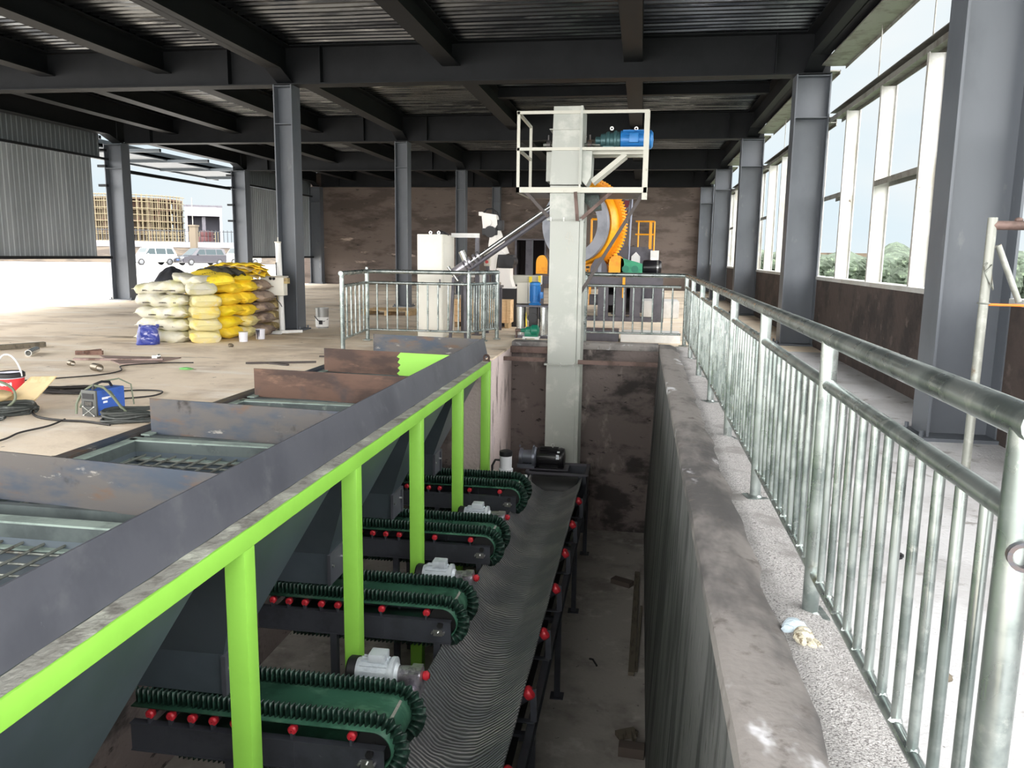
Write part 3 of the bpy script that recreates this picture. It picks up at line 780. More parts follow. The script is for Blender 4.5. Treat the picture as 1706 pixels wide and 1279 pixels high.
for sx in (-1, 1):
    b = B(); xx = XC_+sx*.45
    b.bb(xx-.03, xx+.03, .9, 12.3, -2.12, -2.112); b.bb(xx-.03, xx+.03, .9, 12.3, -2.24, -2.232); b.bb(xx-.004, xx+.004, .9, 12.3, -2.232, -2.12)
    build(b, 'side_channel', 'frame_black', lc, flat=True)
    for y in (1.6, 3.7, 5.8, 7.9, 10.0, 12.1):
        b = B(); b.bb(xx-.03, xx+.03, y-.03, y+.03, PZ+.01, -2.24); lg = build(b, 'leg', 'frame_black', lc, flat=True)
        b = B(); b.bb(xx-.07, xx+.07, y-.07, y+.07, PZ, PZ+.01); build(b, 'foot_plate', 'frame_black', lg, flat=True)
for y in (1.6, 3.7, 5.8, 7.9, 10.0):
    b = B(); b.bb(XC_-.45, XC_+.45, y-.025, y+.025, -2.30, -2.24); build(b, 'cross_member', 'frame_black', lc, flat=True)
b = B(); b.cyl((XC_-.34, 11.72, -1.99), (XC_+.34, 11.72, -1.99), .20, n=28); build(b, 'head_pulley', 'rubber_black', lc)
# discharge box
b = B(); hx0, hx1, hy0, hy1, hz0, hz1 = -1.62, -.70, 11.85, 12.44, -2.7, -1.80
b.bb(hx0, hx0+.012, hy0, hy1, hz0, hz1); b.bb(hx1-.012, hx1, hy0, hy1, hz0, hz1); b.bb(hx0, hx1, hy1-.012, hy1, hz0, hz1); b.bb(hx0, hx1, hy0, hy0+.012, hz0, -2.16)
b.bb(hx0, hx1, hy0, hy0+.012, -1.93, hz1)
build(b, 'head_box', 'frame_black', lc, flat=True)
b = B()
for a in ((hx0-.02, hx1+.02, hy0-.04, hy0+.01), (hx0-.02, hx1+.02, hy1-.01, hy1+.03), (hx0-.02, hx0+.03, hy0, hy1), (hx1-.03, hx1+.02, hy0, hy1)): b.bb(a[0], a[1], a[2], a[3], hz1, hz1+.03)
build(b, 'box_rim', 'machine_grey', lc, flat=True)
b = B(); b.bb(-1.75, -1.0, 11.95, 12.3, hz1+.03, hz1+.045); build(b, 'motor_plate', 'machine_grey', lc, flat=True)
# main drive
mo = B(); c = (-1.27, 12.08, -1.60)
mo.lathe([(.02, -.22), (.15, -.215), (.158, -.19), (.158, .13), (.165, .135), (.165, .17), (.15, .20), (.08, .215), (.0, .217)], c, (1, 0, 0), 32)
for k in range(20):
    a = 2*PI*k/20; mo.bar((c[0]-.17, c[1]+.162*math.cos(a), c[2]+.162*math.sin(a)), (c[0]+.11, c[1]+.162*math.cos(a), c[2]+.162*math.sin(a)), .006, .02, (0, math.cos(a), math.sin(a)))
m_ = build(mo, 'drive_motor', 'motor_black', lc)
b = B(); b.lathe([(.03, -.008), (.03, .008), (.016, .008), (.016, -.008)], (c[0]+.02, c[1], c[2]+.2), (0, 1, 0), 14, True); b.cyl((c[0]+.02, c[1], c[2]+.15), (c[0]+.02, c[1], c[2]+.175), .01, n=8); build(b, 'lifting_eye', 'bolt_steel', m_)
b = B(); b.box((c[0]+.11, c[1]-.155, c[2]+.05), (.045, .008, .07)); b.box((c[0]+.12, c[1]-.12, c[2]+.12), (.04, .02, .02)); build(b, 'name_plate', 'label_white', m_, flat=True)
b = B(); b.lathe([(.09, -.5), (.13, -.49), (.13, -.45), (.10, -.44), (.11, -.30), (.16, -.29), (.16, -.25), (.14, -.225)], c, (1, 0, 0), 28)
for q in (-.49, -.27): b.lathe([(.02, q-.01), (.02, q+.01), (.008, q+.01), (.008, q-.01)], (c[0], c[1]-.02, c[2]+.17), (1, 0, 0), 10, True)
b.bb(c[0]-.52, c[0]-.25, c[1]-.1, c[1]+.1, c[2]-.16, c[2]-.1)
build(b, 'drive_gearbox', 'gear_steel', lc)
# ================================================================== RAILINGS
RP, RT, RM, RB_ = .034, .036, .025, .0145
def rail_run(t, p0, p1, posts, nbal, top_ext=(0, 0), first=True, last=True, h=1.19, base=True, hm=1.0, hb=.2):
    """straight railing from p0 to p1 (x,y); posts at parameters, nbal balusters between neighbouring posts"""
    p0, p1 = V((*p0, 0)), V((*p1, 0)); d = (p1-p0); L = d.length; d.normalize()
    at = lambda s, z: p0+d*s+V((0, 0, z))
    S = [f*L for f in posts]
    b = B(); b.cyl(at(-top_ext[0], h), at(L+top_ext[1], h), RT, n=16); build(b, 'top_rail', 'galvanised', t)
    for i, s in enumerate(S):
        if (i == 0 and not first) or (i == len(S)-1 and not last): continue
        b = B(); b.cyl(at(s, .01), at(s, h-.01), RP, n=16); p = build(b, 'post', 'galvanised', t)
        if base:
            b = B(); b.box(at(s, .018), (.13, .13, .012), (0, 0, .1*i)); b.lathe([(.046, .0), (RP, .012)], at(s, .024), (0, 0, 1), 10); build(b, 'foot_plate', 'galvanised', p)
    for a, c in zip(S, S[1:]):
        b = B(); b.cyl(at(a+RP*.8, hm), at(c-RP*.8, hm), RM, n=12); build(b, 'mid_rail', 'galvanised', t)
        b = B(); b.cyl(at(a, hb), at(c, hb), .019, n=10)
        for k in range(nbal):
            s = a+(c-a)*(k+1)/(nbal+1)
            b.sph(at(s, hb+.012), (.02, .02, .016), 6, 4, jit=.3)
        build(b, 'bottom_rail', 'galvanised', t)
        for k in range(nbal):
            s = a+(c-a)*(k+1)/(nbal+1)
            b = B(); b.cyl(at(s, hb), at(s, hm-.01), RB_, n=10); build(b, 'baluster', 'galvanised', t)
py = [1.68, 3.37, 5.06, 6.74, 8.47, 10.25, 12.05, 13.84]
t = thing('pipe_railing', 'long galvanised pipe railing along the right edge of the pit', 'railing', (.76, 7.8, 0))
rail_run(t, (.76, py[0]), (.76, py[-1]), [(y-py[0])/(py[-1]-py[0]) for y in py], 11, (.05, .03))
b = B(); b.lathe([(.030, 0), (.030, -.03), (.021, -.03), (.021, 0)], (.765, 1.66, .93), (.2, 1, 0), 18, True); build(b, 'pipe_stub', 'mill_steel', t)
t = thing('pipe_railing', 'short pipe railing across the far end of the pit, right of the elevator', 'railing', (-.1, 13.88, 0))
rail_run(t, (-.93, 13.88), (.70, 13.88), [0, 1], 9, (.02, .04), last=False)
b = B(); b.cyl((-.93, 13.88, 1.19), (-1.02, 14.9, 1.19), RT); build(b, 'return_rail', 'galvanised', t)
for k in range(5):
    b = B(); b.cyl((-.935-.017*k, 14.0+.19*k, .2), (-.935-.017*k, 14.0+.19*k, 1.0), RB_, n=8); build(b, 'baluster', 'galvanised', t)
b = B(); b.cyl((-.93, 13.9, 1.0), (-1.02, 14.9, 1.0), RM, n=10); build(b, 'mid_rail', 'galvanised', t)
t = thing('pipe_railing', 'galvanised pipe railing in front of the white cabinet, left of the elevator', 'railing', (-3.7, 13, 0))
A_, B_, C_, D_ = (-4.42, 11.55), (-4.62, 13.25), (-2.84, 13.25), (-2.50, 14.05)
rail_run(t, A_, B_, [0, 1], 5, (.06, 0), last=False)
rail_run(t, B_, C_, [0, 1], 9, (.03, .03))
rail_run(t, C_, D_, [0, .52, 1], 5, (.02, .02), first=False)
b = B(); b.cyl((*B_, 1.19), (*B_, 1.26), .022, n=10); build(b, 'post_cap', 'galvanised', t)

# scaffold piece on the right
t = thing('scaffold_frame', 'weathered scaffold pipe frame standing in front of the nearest right column', 'scaffold', (1.6, 4.09, 0))
b = B(); b.cyl((1.59, 4.09, 0), (1.595, 4.09, 1.70), .021, n=12); build(b, 'upright', 'scaffold_pipe', t)
b = B(); b.cyl((1.595, 4.09, 1.665), (2.75, 4.03, 1.66), .021, n=12); b.sph((1.705, 4.085, 1.69), (.02, .012, .012), 8, 6); build(b, 'top_tube', 'brace_rust', t)
b = B(); b.cyl((1.63, 4.09, 1.575), (1.745, 4.09, 1.315), .014, n=10); b.cyl((1.63, 4.09, 1.57), (1.60, 4.09, 1.56), .006, n=6); build(b, 'brace', 'scaffold_pipe', t)
b = B(); b.cyl((1.6, 4.09, 1.30), (2.7, 4.09, 1.29), .006, n=8); build(b, 'tie_rod', 'orange_tag', t)
b = B(); b.cyl((2.72, 4.03, 0), (2.73, 4.03, 1.70), .021, n=12); build(b, 'upright', 'scaffold_pipe', t)
b = B(); b.path([(1.572, 4.07, 1.46), (1.60, 4.065, 1.40), (1.62, 4.07, 1.37), (1.625, 4.11, 1.42), (1.615, 4.115, 1.5), (1.60, 4.06, 1.48), (1.575, 4.065, 1.45), (1.566, 4.06, 1.48), (1.578, 4.06, 1.495)], .004, 6)
b.path(arc((1.593, 4.09, 1.305), .025, 0, 2*PI, 14), .004, 6); build(b, 'binding_wire', 'bar_steel', t)
t = None

# ================================================================== BUCKET ELEVATOR
el = thing('bucket_elevator', 'tall pale grey bucket elevator rising out of the pit with a caged top platform', 'elevator', (-1.19, 12.85, -2.6))
ex0, ex1, ey0, ey1 = -1.425, -.955, 12.5, 13.22
b = B(); b.bb(ex0, ex1, ey0, ey1, -3.1, -.2, .006); build(b, 'lower_casing', 'elev_paint', el, flat=True)
b = B(); b.bb(ex0+.01, ex1-.01, ey0+.01, ey1-.01, -.2, 2.05, .006)
mc = build(b, 'middle_casing', 'elev_paint', el, flat=True)
b = B()
for p0, p1 in (((-1.13, 1.86), (-1.17, 1.76)), ((-1.17, 1.76), (-1.09, 1.74)), ((-1.10, 1.86), (-1.12, 1.66)), ((-1.08, 1.80), (-1.05, 1.70)), ((-1.15, 1.62), (-1.12, 1.54)), ((-1.09, 1.62), (-1.07, 1.56))):
    b.bar((p0[0], ey0+.009, p0[1]), (p1[0], ey0+.009, p1[1]), .004, .010, (0, 1, 0))
build(b, 'pencil_marks', 'pendant_grey', mc, flat=True)
b = B(); b.bb(ex0-.0, ex1-.0, ey0+.0, ey1-.0, 2.05, 2.55, .006); build(b, 'upper_casing', 'elev_paint', el, flat=True)
for z in (-.2, 2.04):
    b = B(); b.bb(ex0-.035, ex1+.035, ey0-.03, ey1+.03, z-.012, z+.0); b.bb(ex0-.035, ex1+.035, ey0-.03, ey1+.03, z+.004, z+.016); f = build(b, 'flange', 'elev_paint', el, flat=True)
    b = B()
    for xx in (-1.40, -1.2, -1.0): b.cyl((xx, ey0-.018, z-.02), (xx, ey0-.018, z+.03), .009, n=6)
    build(b, 'bolt', 'bolt_steel', f)
b = B(); b.bb(ex1, ex1+.055, ey0+.02, ey0+.06, -3.1, 2.5); b.bb(ex1, ex1+.055, ey1-.06, ey1-.02, -3.1, 2.5); build(b, 'edge_angle', 'elev_paint', el, flat=True)
# head
b = B(); b.prism([(-1.425, 12.46, 2.56), (-.98, 12.46, 2.56), (-.98, 12.46, 3.70), (-1.385, 12.46, 3.70), (-1.40, 12.46, 3.1)], (0, .78, 0)); build(b, 'head_casing', 'elev_paint', el, flat=True)
b = B(); b.bb(-.98, -.945, 12.42, 13.26, 2.56, 3.70); b.bb(-1.44, -.94, 12.43, 13.25, 3.36, 3.372); build(b, 'head_seam', 'elev_paint', el, flat=True)
b = B(); b.prism([(-.95, 12.5, 2.62), (-.88, 12.5, 2.55), (-.81, 12.5, 2.68), (-.80, 12.5, 3.06), (-.95, 12.5, 3.06)], (0, .6, 0)); build(b, 'side_hood', 'elev_paint', el, flat=True)
b = B(); b.bb(-1.50, -1.41, 12.6, 13.2, 2.62, 3.06); build(b, 'side_hood', 'elev_paint', el, flat=True)
b = B(); b.prism([(-.95, 12.9, 2.60), (-.70, 12.9, 2.44), (-.66, 12.9, 2.22), (-.78, 12.9, 2.2), (-.95, 12.9, 2.36)], (0, .3, 0)); build(b, 'discharge_chute', 'belt_edge', el, flat=True)
for xx, hh in ((-1.50, 3.24), (-.86, 3.24)):
    b = B(); b.bb(xx-.04, xx+.04, 12.72, 12.98, 3.10, 3.13); b.lathe([(.02, -.035), (.07, -.03), (.07, .03), (.02, .035)], (xx, 12.85, 3.19), (1, 0, 0), 18); b.cyl((xx, 12.85, 3.25), (xx, 12.85, 3.34), .012, n=8)
    build(b, 'shaft_bearing', 'mill_steel', el)
b = B(); b.cyl((-1.58, 12.85, 3.19), (-.4, 12.85, 3.19), .028, n=12); build(b, 'head_shaft', 'bar_steel', el)
# drive
b = B(); b.lathe([(.03, -.78), (.06, -.77), (.06, -.70), (.10, -.69), (.11, -.62), (.135, -.60), (.135, -.56), (.12, -.55), (.12, -.50), (.15, -.49), (.15, -.455), (.13, -.44), (.13, -.40)], (0, 12.85, 3.25), (1, 0, 0), 24)
b.bb(-.66, -.48, 12.75, 12.95, 3.08, 3.16); dg = build(b, 'gearbox', 'gear_teal', el)
b = B(); b.lathe([(.03, -.012), (.03, .012), (.015, .012), (.015, -.012)], (-.53, 12.85, 3.43), (0, 1, 0), 10, True); build(b, 'lifting_eye', 'bolt_steel', dg)
b = B(); b.lathe([(.1, -.40), (.135, -.39), (.135, .0), (.14, .01), (.14, .07), (.1, .10), (.0, .105)], (0, 12.85, 3.26), (1, 0, 0), 28)
for k in range(18):
    a = 2*PI*k/18; b.bar((-.36, 12.85+.138*math.cos(a), 3.26+.138*math.sin(a)), (-.02, 12.85+.138*math.cos(a), 3.26+.138*math.sin(a)), .006, .02, (0, math.cos(a), math.sin(a)))
b.bb(-.34, -.08, 12.76, 12.94, 3.09, 3.13)
dm_ = build(b, 'motor', 'motor_blue', el)
b = B(); b.bb(-.26, -.12, 12.68, 12.73, 3.2, 3.34, .01); build(b, 'terminal_box', 'motor_blue', dm_)
b = B(); b.lathe([(.03, -.012), (.03, .012), (.015, .012), (.015, -.012)], (-.16, 12.85, 3.425), (0, 1, 0), 10, True); build(b, 'lifting_eye', 'bolt_steel', dm_)
b = B(); b.bb(-.82, -.0, 12.62, 12.68, 3.02, 3.08); b.bb(-.82, -.0, 13.02, 13.08, 3.02, 3.08); b.bb(-.8, 0, 12.62, 13.08, 3.08, 3.09); build(b, 'motor_shelf', 'cream_paint', el, flat=True)
for yy in (12.65, 13.05):
    b = B(); b.bar((-.80, yy, 2.62), (-.30, yy, 3.03), .05, .07); build(b, 'shelf_brace', 'cream_paint', el, flat=True)
# platform
qx0, qx1, qy0, qy1, qz = -1.94, .03, 12.44, 13.85, 2.46
b = B()
b.bb(qx0, qx1, qy0, qy0+.05, qz-.02, qz+.06); b.bb(qx0, qx1, qy1-.05, qy1, qz-.02, qz+.06); b.bb(qx0, qx0+.05, qy0, qy1, qz-.02, qz+.06); b.bb(qx1-.05, qx1, qy0, qy1, qz-.02, qz+.06)
build(b, 'platform_frame', 'cream_paint', el, flat=True)
b = B(); b.bb(qx0+.05, ex0-.06, qy0+.05, qy1-.05, qz-.02, qz); b.bb(ex1+.06, qx1-.05, qy0+.05, qy1-.05, qz-.02, qz); build(b, 'platform_deck', 'machine_grey', el, flat=True)
for x, y in ((qx0+.025, qy0+.025), (qx1-.03, qy0+.025), (qx0+.025, qy1-.025), (-.97, qy0+.012)):
    w = .022 if x != qx1-.03 else .04
    if x == -.97: w = .014
    b = B(); b.bb(x-w, x+w, y-.02, y+.02, qz-(.12 if x == qx1-.03 else 0), qz+1.16); build(b, 'rail_post', 'cream_paint', el, flat=True)
for z in (qz+.60, qz+1.13):
    b = B(); b.bb(qx0, qx1, qy0, qy0+.03, z, z+.045); b.bb(qx0+.005, qx0+.045, qy0, qy1, z, z+.04); build(b, 'guard_rail', 'cream_paint', el, flat=True)
for p0, p1, m in (((-1.03, 12.43, 2.45), (-.99, 12.44, 2.02), 'brace_rust'), ((-.48, 12.5, 2.46), (-.94, 12.5, 2.05), 'brace_rust'), ((-1.80, 12.5, 2.46), (-1.44, 12.5, 2.08), 'brace_dark'), ((-.02, 12.6, 2.44), (-.93, 12.6, .92), 'brace_dark')):
    b = B(); b.bar(p0, p1, .05, .05); build(b, 'strut', m, el, flat=True)
# lower cross angles spanning the pit
for xa, xb, z in ((-2.1, ex0-.02, -.10), (ex1+.03, .30, -.12)):
    b = B(); b.bb(xa, xb, 12.42, 12.48, z, z+.012); b.bb(xa, xb, 12.42, 12.43, z-.05, z)
    single(b, 'cross_angle', 'brace_rust', 'rusty steel angle across the pit %s of the elevator casing' % ('left' if xa < -2 else 'right'), 'steel angle', flat=True)
b = B(); b.bb(-2.1, ex0-.02, 13.1, 13.2, -.1, .0); single(b, 'support_beam', 'brace_rust', 'dark steel beam under the floor edge left of the elevator, behind the angle', 'steel beam', flat=True)
# inclined pipe conveyor
ic = thing('inclined_pipe', 'shiny inclined steel pipe running from behind the white cabinet up to the elevator top', 'pipe', (-2.3, 13.75, 0))
b = B(); p0, p1 = V((-3.02, 13.75, 1.30)), V((-1.05, 13.75, 2.66)); b.cyl(p0, p1, .035, n=14); build(b, 'pipe', 'stainless', ic)
b = B(); b.cyl(p0+V((.06, .0, -.07)), p1+V((.06, 0, -.07)), .04, n=12); build(b, 'lower_pipe', 'machine_grey', ic)
d = (p1-p0).normalized()
b = B()
for s, r in ((.05, .10), (.12, .10), (.22, .09), (.30, .09)): b.cyl(p0+d*s-d*.02, p0+d*s+d*.02, r, n=16)
b.cyl(p0-d*.22, p0+d*.0, .09, n=16); build(b, 'drive_flanges', 'alu', ic)
b = B(); b.cyl(p0+d*.05+V((0, 0, .0)), p0+d*.05+V((-.1, 0, .22)), .06, n=12); b.cyl(p0+V((-.3, 0, -.02)), p0+V((-.12, 0, -.26)), .03, n=10); build(b, 'inlet', 'stainless', ic)
b = B(); b.bar(p0+V((.0, 0, -.1)), V((-3.0, 13.75, 0)), .05, .05); b.bar(p0+V((-.2, 0, -.2)), V((-3.28, 13.75, 0)), .05, .05); b.bb(-3.36, -2.92, 13.6, 13.9, 0, .02); build(b, 'stand', 'machine_grey', ic, flat=True)

# ================================================================== CABINET, ROBOT, CRATE, PUMP
cb_ = thing('control_cabinet', 'tall white control cabinet behind the pipe railing', 'cabinet', (-3.72, 14.6, 0))
b = B(); b.bb(-3.97, -3.50, 14.1, 15.0, .0, 1.84, .008); build(b, 'body', 'cabinet_white', cb_)
b = B(); b.bb(-3.955, -3.515, 14.085, 14.1, .05, 1.82, .004); dr = build(b, 'door', 'cabinet_white', cb_)
b = B(); b.bb(-3.56, -3.54, 14.07, 14.085, .9, 1.05); build(b, 'handle', 'machine_grey', dr, flat=True)
b = B(); b.bb(-3.5, -3.492, 14.14, 14.96, .05, 1.66, .003); b.bb(-3.5, -3.493, 14.14, 14.96, 1.69, 1.82, .003); build(b, 'side_panel', 'cabinet_white', cb_)
for xx in (-3.75, -3.6):
    b = B(); b.lathe([(.03, -.008), (.03, .008), (.016, .008), (.016, -.008)], (xx, 14.2, 1.87), (0, 1, 0), 12, True); build(b, 'lifting_eye', 'bolt_steel', cb_)
b = B(); b.path([(-3.68, 14.4, 1.85), (-3.62, 14.35, 1.90), (-3.55, 14.4, 1.88), (-3.5, 14.5, 1.84)], .02, 8); b.bb(-3.7, -3.55, 14.3, 14.5, 1.84, 1.88); build(b, 'cable_gland', 'dark_part', cb_)
gt = thing('gantry', 'grey steel goal-post frame joined beside the white cabinet', 'frame', (-3.3, 14.8, 0))
b = B(); b.bb(-3.5, -2.98, 14.75, 14.83, 1.80, 1.88); build(b, 'beam', 'white_paint', gt, flat=True)
b = B(); b.bb(-3.05, -2.98, 14.75, 14.83, 0, 1.80); build(b, 'post', 'machine_grey', gt, flat=True)
b = B(); b.bb(-3.1, -2.93, 14.7, 14.88, 0, .012); build(b, 'foot_plate', 'machine_grey', gt, flat=True)
# robot
rb = thing('robot_arm', 'white industrial robot arm behind the inclined pipe', 'robot', (-2.9, 17, 0))
Y = 17.0
b = B(); b.bb(-3.05, -2.55, Y-.3, Y+.3, 0, .80); build(b, 'pedestal', 'dark_part', rb, flat=True)
b = B(); b.prism([(-2.98, Y-.2, .82), (-2.66, Y-.2, .82), (-2.72, Y-.2, 1.0), (-2.72, Y-.2, 1.22), (-3.02, Y-.2, 1.22), (-2.98, Y-.2, 1.05)], (0, .4, 0)); b.bb(-3.02, -2.6, Y-.25, Y+.25, .80, .83); build(b, 'base', 'robot_white', rb)
b = B(); b.bb(-2.98, -2.66, Y-.25, Y+.2, 1.22, 1.50, .02); b.cyl((-2.72, Y-.3, 1.36), (-2.72, Y+.25, 1.36), .1, n=16); build(b, 'turret', 'dark_part', rb)
b = B(); b.prism([(-3.16, Y-.15, 1.10), (-3.04, Y-.15, 1.14), (-3.0, Y-.15, 1.45), (-2.84, Y-.15, 1.52), (-2.98, Y-.15, 1.66), (-3.08, Y-.15, 1.92), (-3.16, Y-.15, 1.95), (-3.2, Y-.15, 1.7)], (0, .25, 0)); build(b, 'lower_arm', 'robot_white', rb)
b = B(); b.bar((-2.86, Y, 1.50), (-3.06, Y, 2.0), .16, .14, (0, 1, 0)); build(b, 'link_rod', 'robot_white', rb)
b = B(); b.bb(-3.34, -3.02, Y-.16, Y+.16, 1.90, 2.04, .02); b.cyl((-3.16, Y-.2, 1.97), (-3.16, Y+.2, 1.97), .12, n=16); build(b, 'elbow', 'dark_part', rb)
b = B(); b.prism([(-3.32, Y-.14, 2.02), (-3.08, Y-.14, 2.02), (-3.02, Y-.14, 2.12), (-3.04, Y-.14, 2.32), (-3.18, Y-.14, 2.34), (-3.36, Y-.14, 2.37)], (0, .28, 0)); b.bb(-3.42, -3.34, Y-.12, Y+.12, 2.30, 2.38, .01); b.cyl((-3.2, Y-.19, 2.16), (-3.2, Y+.19, 2.16), .07, n=16); build(b, 'forearm', 'robot_white', rb)
b = B(); b.path([(-3.34, Y, 2.36), (-3.27, Y, 2.44), (-3.16, Y, 2.45), (-3.05, Y, 2.38), (-2.98, Y, 2.25), (-2.99, Y+.1, 2.1)], .016, 8); build(b, 'hose', 'dark_part', rb)
b = B(); b.bb(-3.05, -2.92, Y-.1, Y+.2, 2.0, 2.22, .02); build(b, 'wrist_motor', 'dark_part', rb)
pn = thing('control_pendant', 'grey hanging control box with a red button in front of the robot arm', 'control box', (-2.91, 15.2, 0))
b = B(); b.bb(-2.93, -2.87, 15.2, 15.26, 0, 1.55); build(b, 'post', 'machine_grey', pn, flat=True)
b = B(); b.bb(-2.95, -2.83, 15.08, 15.2, 1.28, 1.60, .02); build(b, 'box', 'pendant_grey', pn)
b = B(); b.cyl((-2.89, 15.06, 1.36), (-2.89, 15.08, 1.36), .03, n=14); build(b, 'button', 'red_button', pn)
b = B(); b.cyl((-2.91, 15.07, 1.48), (-2.91, 15.08, 1.48), .014, n=10); b.cyl((-2.865, 15.07, 1.48), (-2.865, 15.08, 1.48), .014, n=10); build(b, 'switch', 'dark_part', pn)
# table and clutter in front of robot
tb_ = thing('roller_table', 'grey roller table in front of the robot arm behind the railing', 'table', (-3.1, 15.7, 0))
b = B(); b.bb(-3.49, -2.71, 15.40, 15.95, .86, .90); build(b, 'top', 'machine_grey', tb_, flat=True)
for k in range(6):
    b = B(); b.cyl((-3.44+.13*k, 15.40, .93), (-3.44+.13*k, 15.95, .93), .03, n=10); build(b, 'roller', 'stainless', tb_)
for x in (-3.44, -2.76):
    for yy in (15.45, 15.9):
        b = B(); b.bb(x-.025, x+.025, yy-.025, yy+.025, 0, .86); build(b, 'leg', 'machine_grey', tb_, flat=True)
b = B(); b.bb(-3.4, -3.0, 15.42, 15.9, 1.06, 1.14); b.bb(-3.35, -3.3, 15.45, 15.85, .96, 1.06); b.bb(-3.1, -3.05, 15.45, 15.85, .96, 1.06); build(b, 'tray', 'white_paint', tb_, flat=True)
# pale ribbed machine bed right of the robot
bd = thing('conveyor_bed', 'pale ribbed machine bed on a stand between the robot arm and the pump', 'machine bed', (-2.45, 17.6, 0))
b = B(); b.bb(-2.81, -2.17, 17.4, 17.9, .86, 1.06)
for k in range(4): b.bb(-2.81, -2.17, 17.385, 17.4, .88+.05*k, .90+.05*k)
build(b, 'bed', 'cream_paint', bd, flat=True)
b = B(); b.bb(-2.39, -2.33, 17.33, 17.385, .86, 1.04); b.bb(-2.19, -2.14, 17.33, 17.385, .84, 1.06); build(b, 'end_bracket', 'yellow_bright', bd, flat=True)
for x in (-2.76, -2.25):
    b = B(); b.bb(x-.04, x+.04, 17.6, 17.68, 0, .86); build(b, 'leg', 'machine_grey', bd, flat=True)
b = B(); b.path([(-2.5, 16.7, .75), (-2.44, 16.68, .55), (-2.36, 16.66, .3), (-2.34, 16.66, .02)], .015, 8); b.path([(-2.5, 16.7, .75), (-2.42, 16.75, .8), (-2.3, 17.0, .84)], .015, 8); build(b, 'hose', 'yellow_bright', bd)
# crate
cr = thing('wooden_crate', 'pale plywood crate behind the white cabinet', 'crate', (-3.0, 16.6, 0))
b = B(); b.bb(-3.8, -2.62, 16.3, 17.15-.7+.3, .11, .58, .004); build(b, 'box', 'wood_crate', cr)
for x in (-3.75, -3.25, -2.7):
    b = B(); b.bb(x-.04, x+.04, 16.3, 16.75, 0, .11); build(b, 'skid', 'wood_pallet', cr, flat=True)
for x in (-3.8, -3.25, -2.70):
    b = B(); b.bb(x, x+.08, 16.285, 16.3, .11, .58); build(b, 'batten', 'wood_crate', cr, flat=True)
pl = thing('wooden_pallet', 'low wooden pallet lying on the floor behind the left railing', 'pallet', (-6.0, 19.2, 0))
for k in range(5):
    b = B(); b.bb(-6.7, -5.45, 18.8+.2*k, 18.92+.2*k, .11, .13); build(b, 'plank', 'wood_pallet', pl, flat=True)
for x in (-6.6, -6.08, -5.55):
    b = B(); b.bb(x-.05, x+.05, 18.8, 19.72, 0, .11); build(b, 'runner', 'wood_pallet', pl, flat=True)
# pump skid
ps = thing('pump_skid', 'steel mixing skid with an upright blue motor left of the elevator', 'pump', (-1.95, 14.7, 0))
b = B(); b.bb(-2.22, -1.42, 14.45, 15.0, .57, .60); build(b, 'top_plate', 'machine_grey', ps, flat=True)
for x, r in ((-2.15, .085), (-1.72, .10)):
    b = B(); b.cyl((x, 14.62, .05), (x, 14.62, .57), r, n=24); build(b, 'cylinder', 'stainless', ps)
b = B(); b.bb(-2.0, -1.85, 14.55, 14.75, .18, .56, .01); b.cyl((-1.93, 14.52, .37), (-1.93, 14.78, .37), .09, n=16); build(b, 'coupling_housing', 'dark_part', ps)
b = B(); b.lathe([(.11, .60), (.115, .62), (.085, .64), (.09, .95), (.1, .96), (.1, 1.0), (.06, 1.02), (.0, 1.02)], (-1.90, 14.62, 0), (0, 0, 1), 24)
for k in range(16):
    a = 2*PI*k/16; b.bar((-1.90+.094*math.cos(a), 14.62+.094*math.sin(a), .66), (-1.90+.094*math.cos(a), 14.62+.094*math.sin(a), .94), .006, .016, (math.cos(a), math.sin(a), 0))
bm_ = build(b, 'blue_motor', 'motor_blue', ps)
b = B(); b.bb(-1.81, -1.75, 14.56, 14.68, .72, .84, .01); build(b, 'terminal_box', 'motor_blue', bm_)
b = B(); b.bb(-2.24, -2.04, 14.65, 14.9, .62, 1.0, .006); build(b, 'switch_box', 'pendant_grey', ps)
b = B(); b.bb(-2.24, -1.45, 14.45, 15.0, .0, .05); build(b, 'skid_base', 'machine_grey', ps, flat=True)
b = B(); b.bb(-1.60, -1.4, 14.7, 14.76, 0, .57); b.bb(-2.22, -2.16, 14.9, 14.96, 0, .57); build(b, 'leg', 'machine_grey', ps, flat=True)
gp = thing('green_pump', 'small green pump on a white stand at the pit edge', 'pump', (-1.86, 13.75, 0))
b = B(); b.lathe([(.0, -.2), (.03, -.19), (.035, -.12), (.06, -.10), (.075, -.02), (.10, .0), (.10, .10), (.06, .12), (.0, .13)], (-1.83, 13.75, .21), (1, 0, 0), 20); b.bb(-1.95, -1.72, 13.68, 13.82, .11, .2, .01); build(b, 'body', 'pump_green', gp)
b = B(); b.cyl((-2.12, 13.75, .21), (-2.0, 13.75, .21), .028, n=12); b.cyl((-2.1, 13.75, .21), (-2.1, 13.75, .08), .018, n=8); build(b, 'pipe', 'brace_rust', gp)
b = B(); b.bb(-1.98, -1.70, 13.66, 13.84, .085, .11); 
for x in (-1.96, -1.74): b.bb(x-.025, x+.025, 13.66, 13.84, 0, .085)
build(b, 'stand', 'white_paint', gp, flat=True)

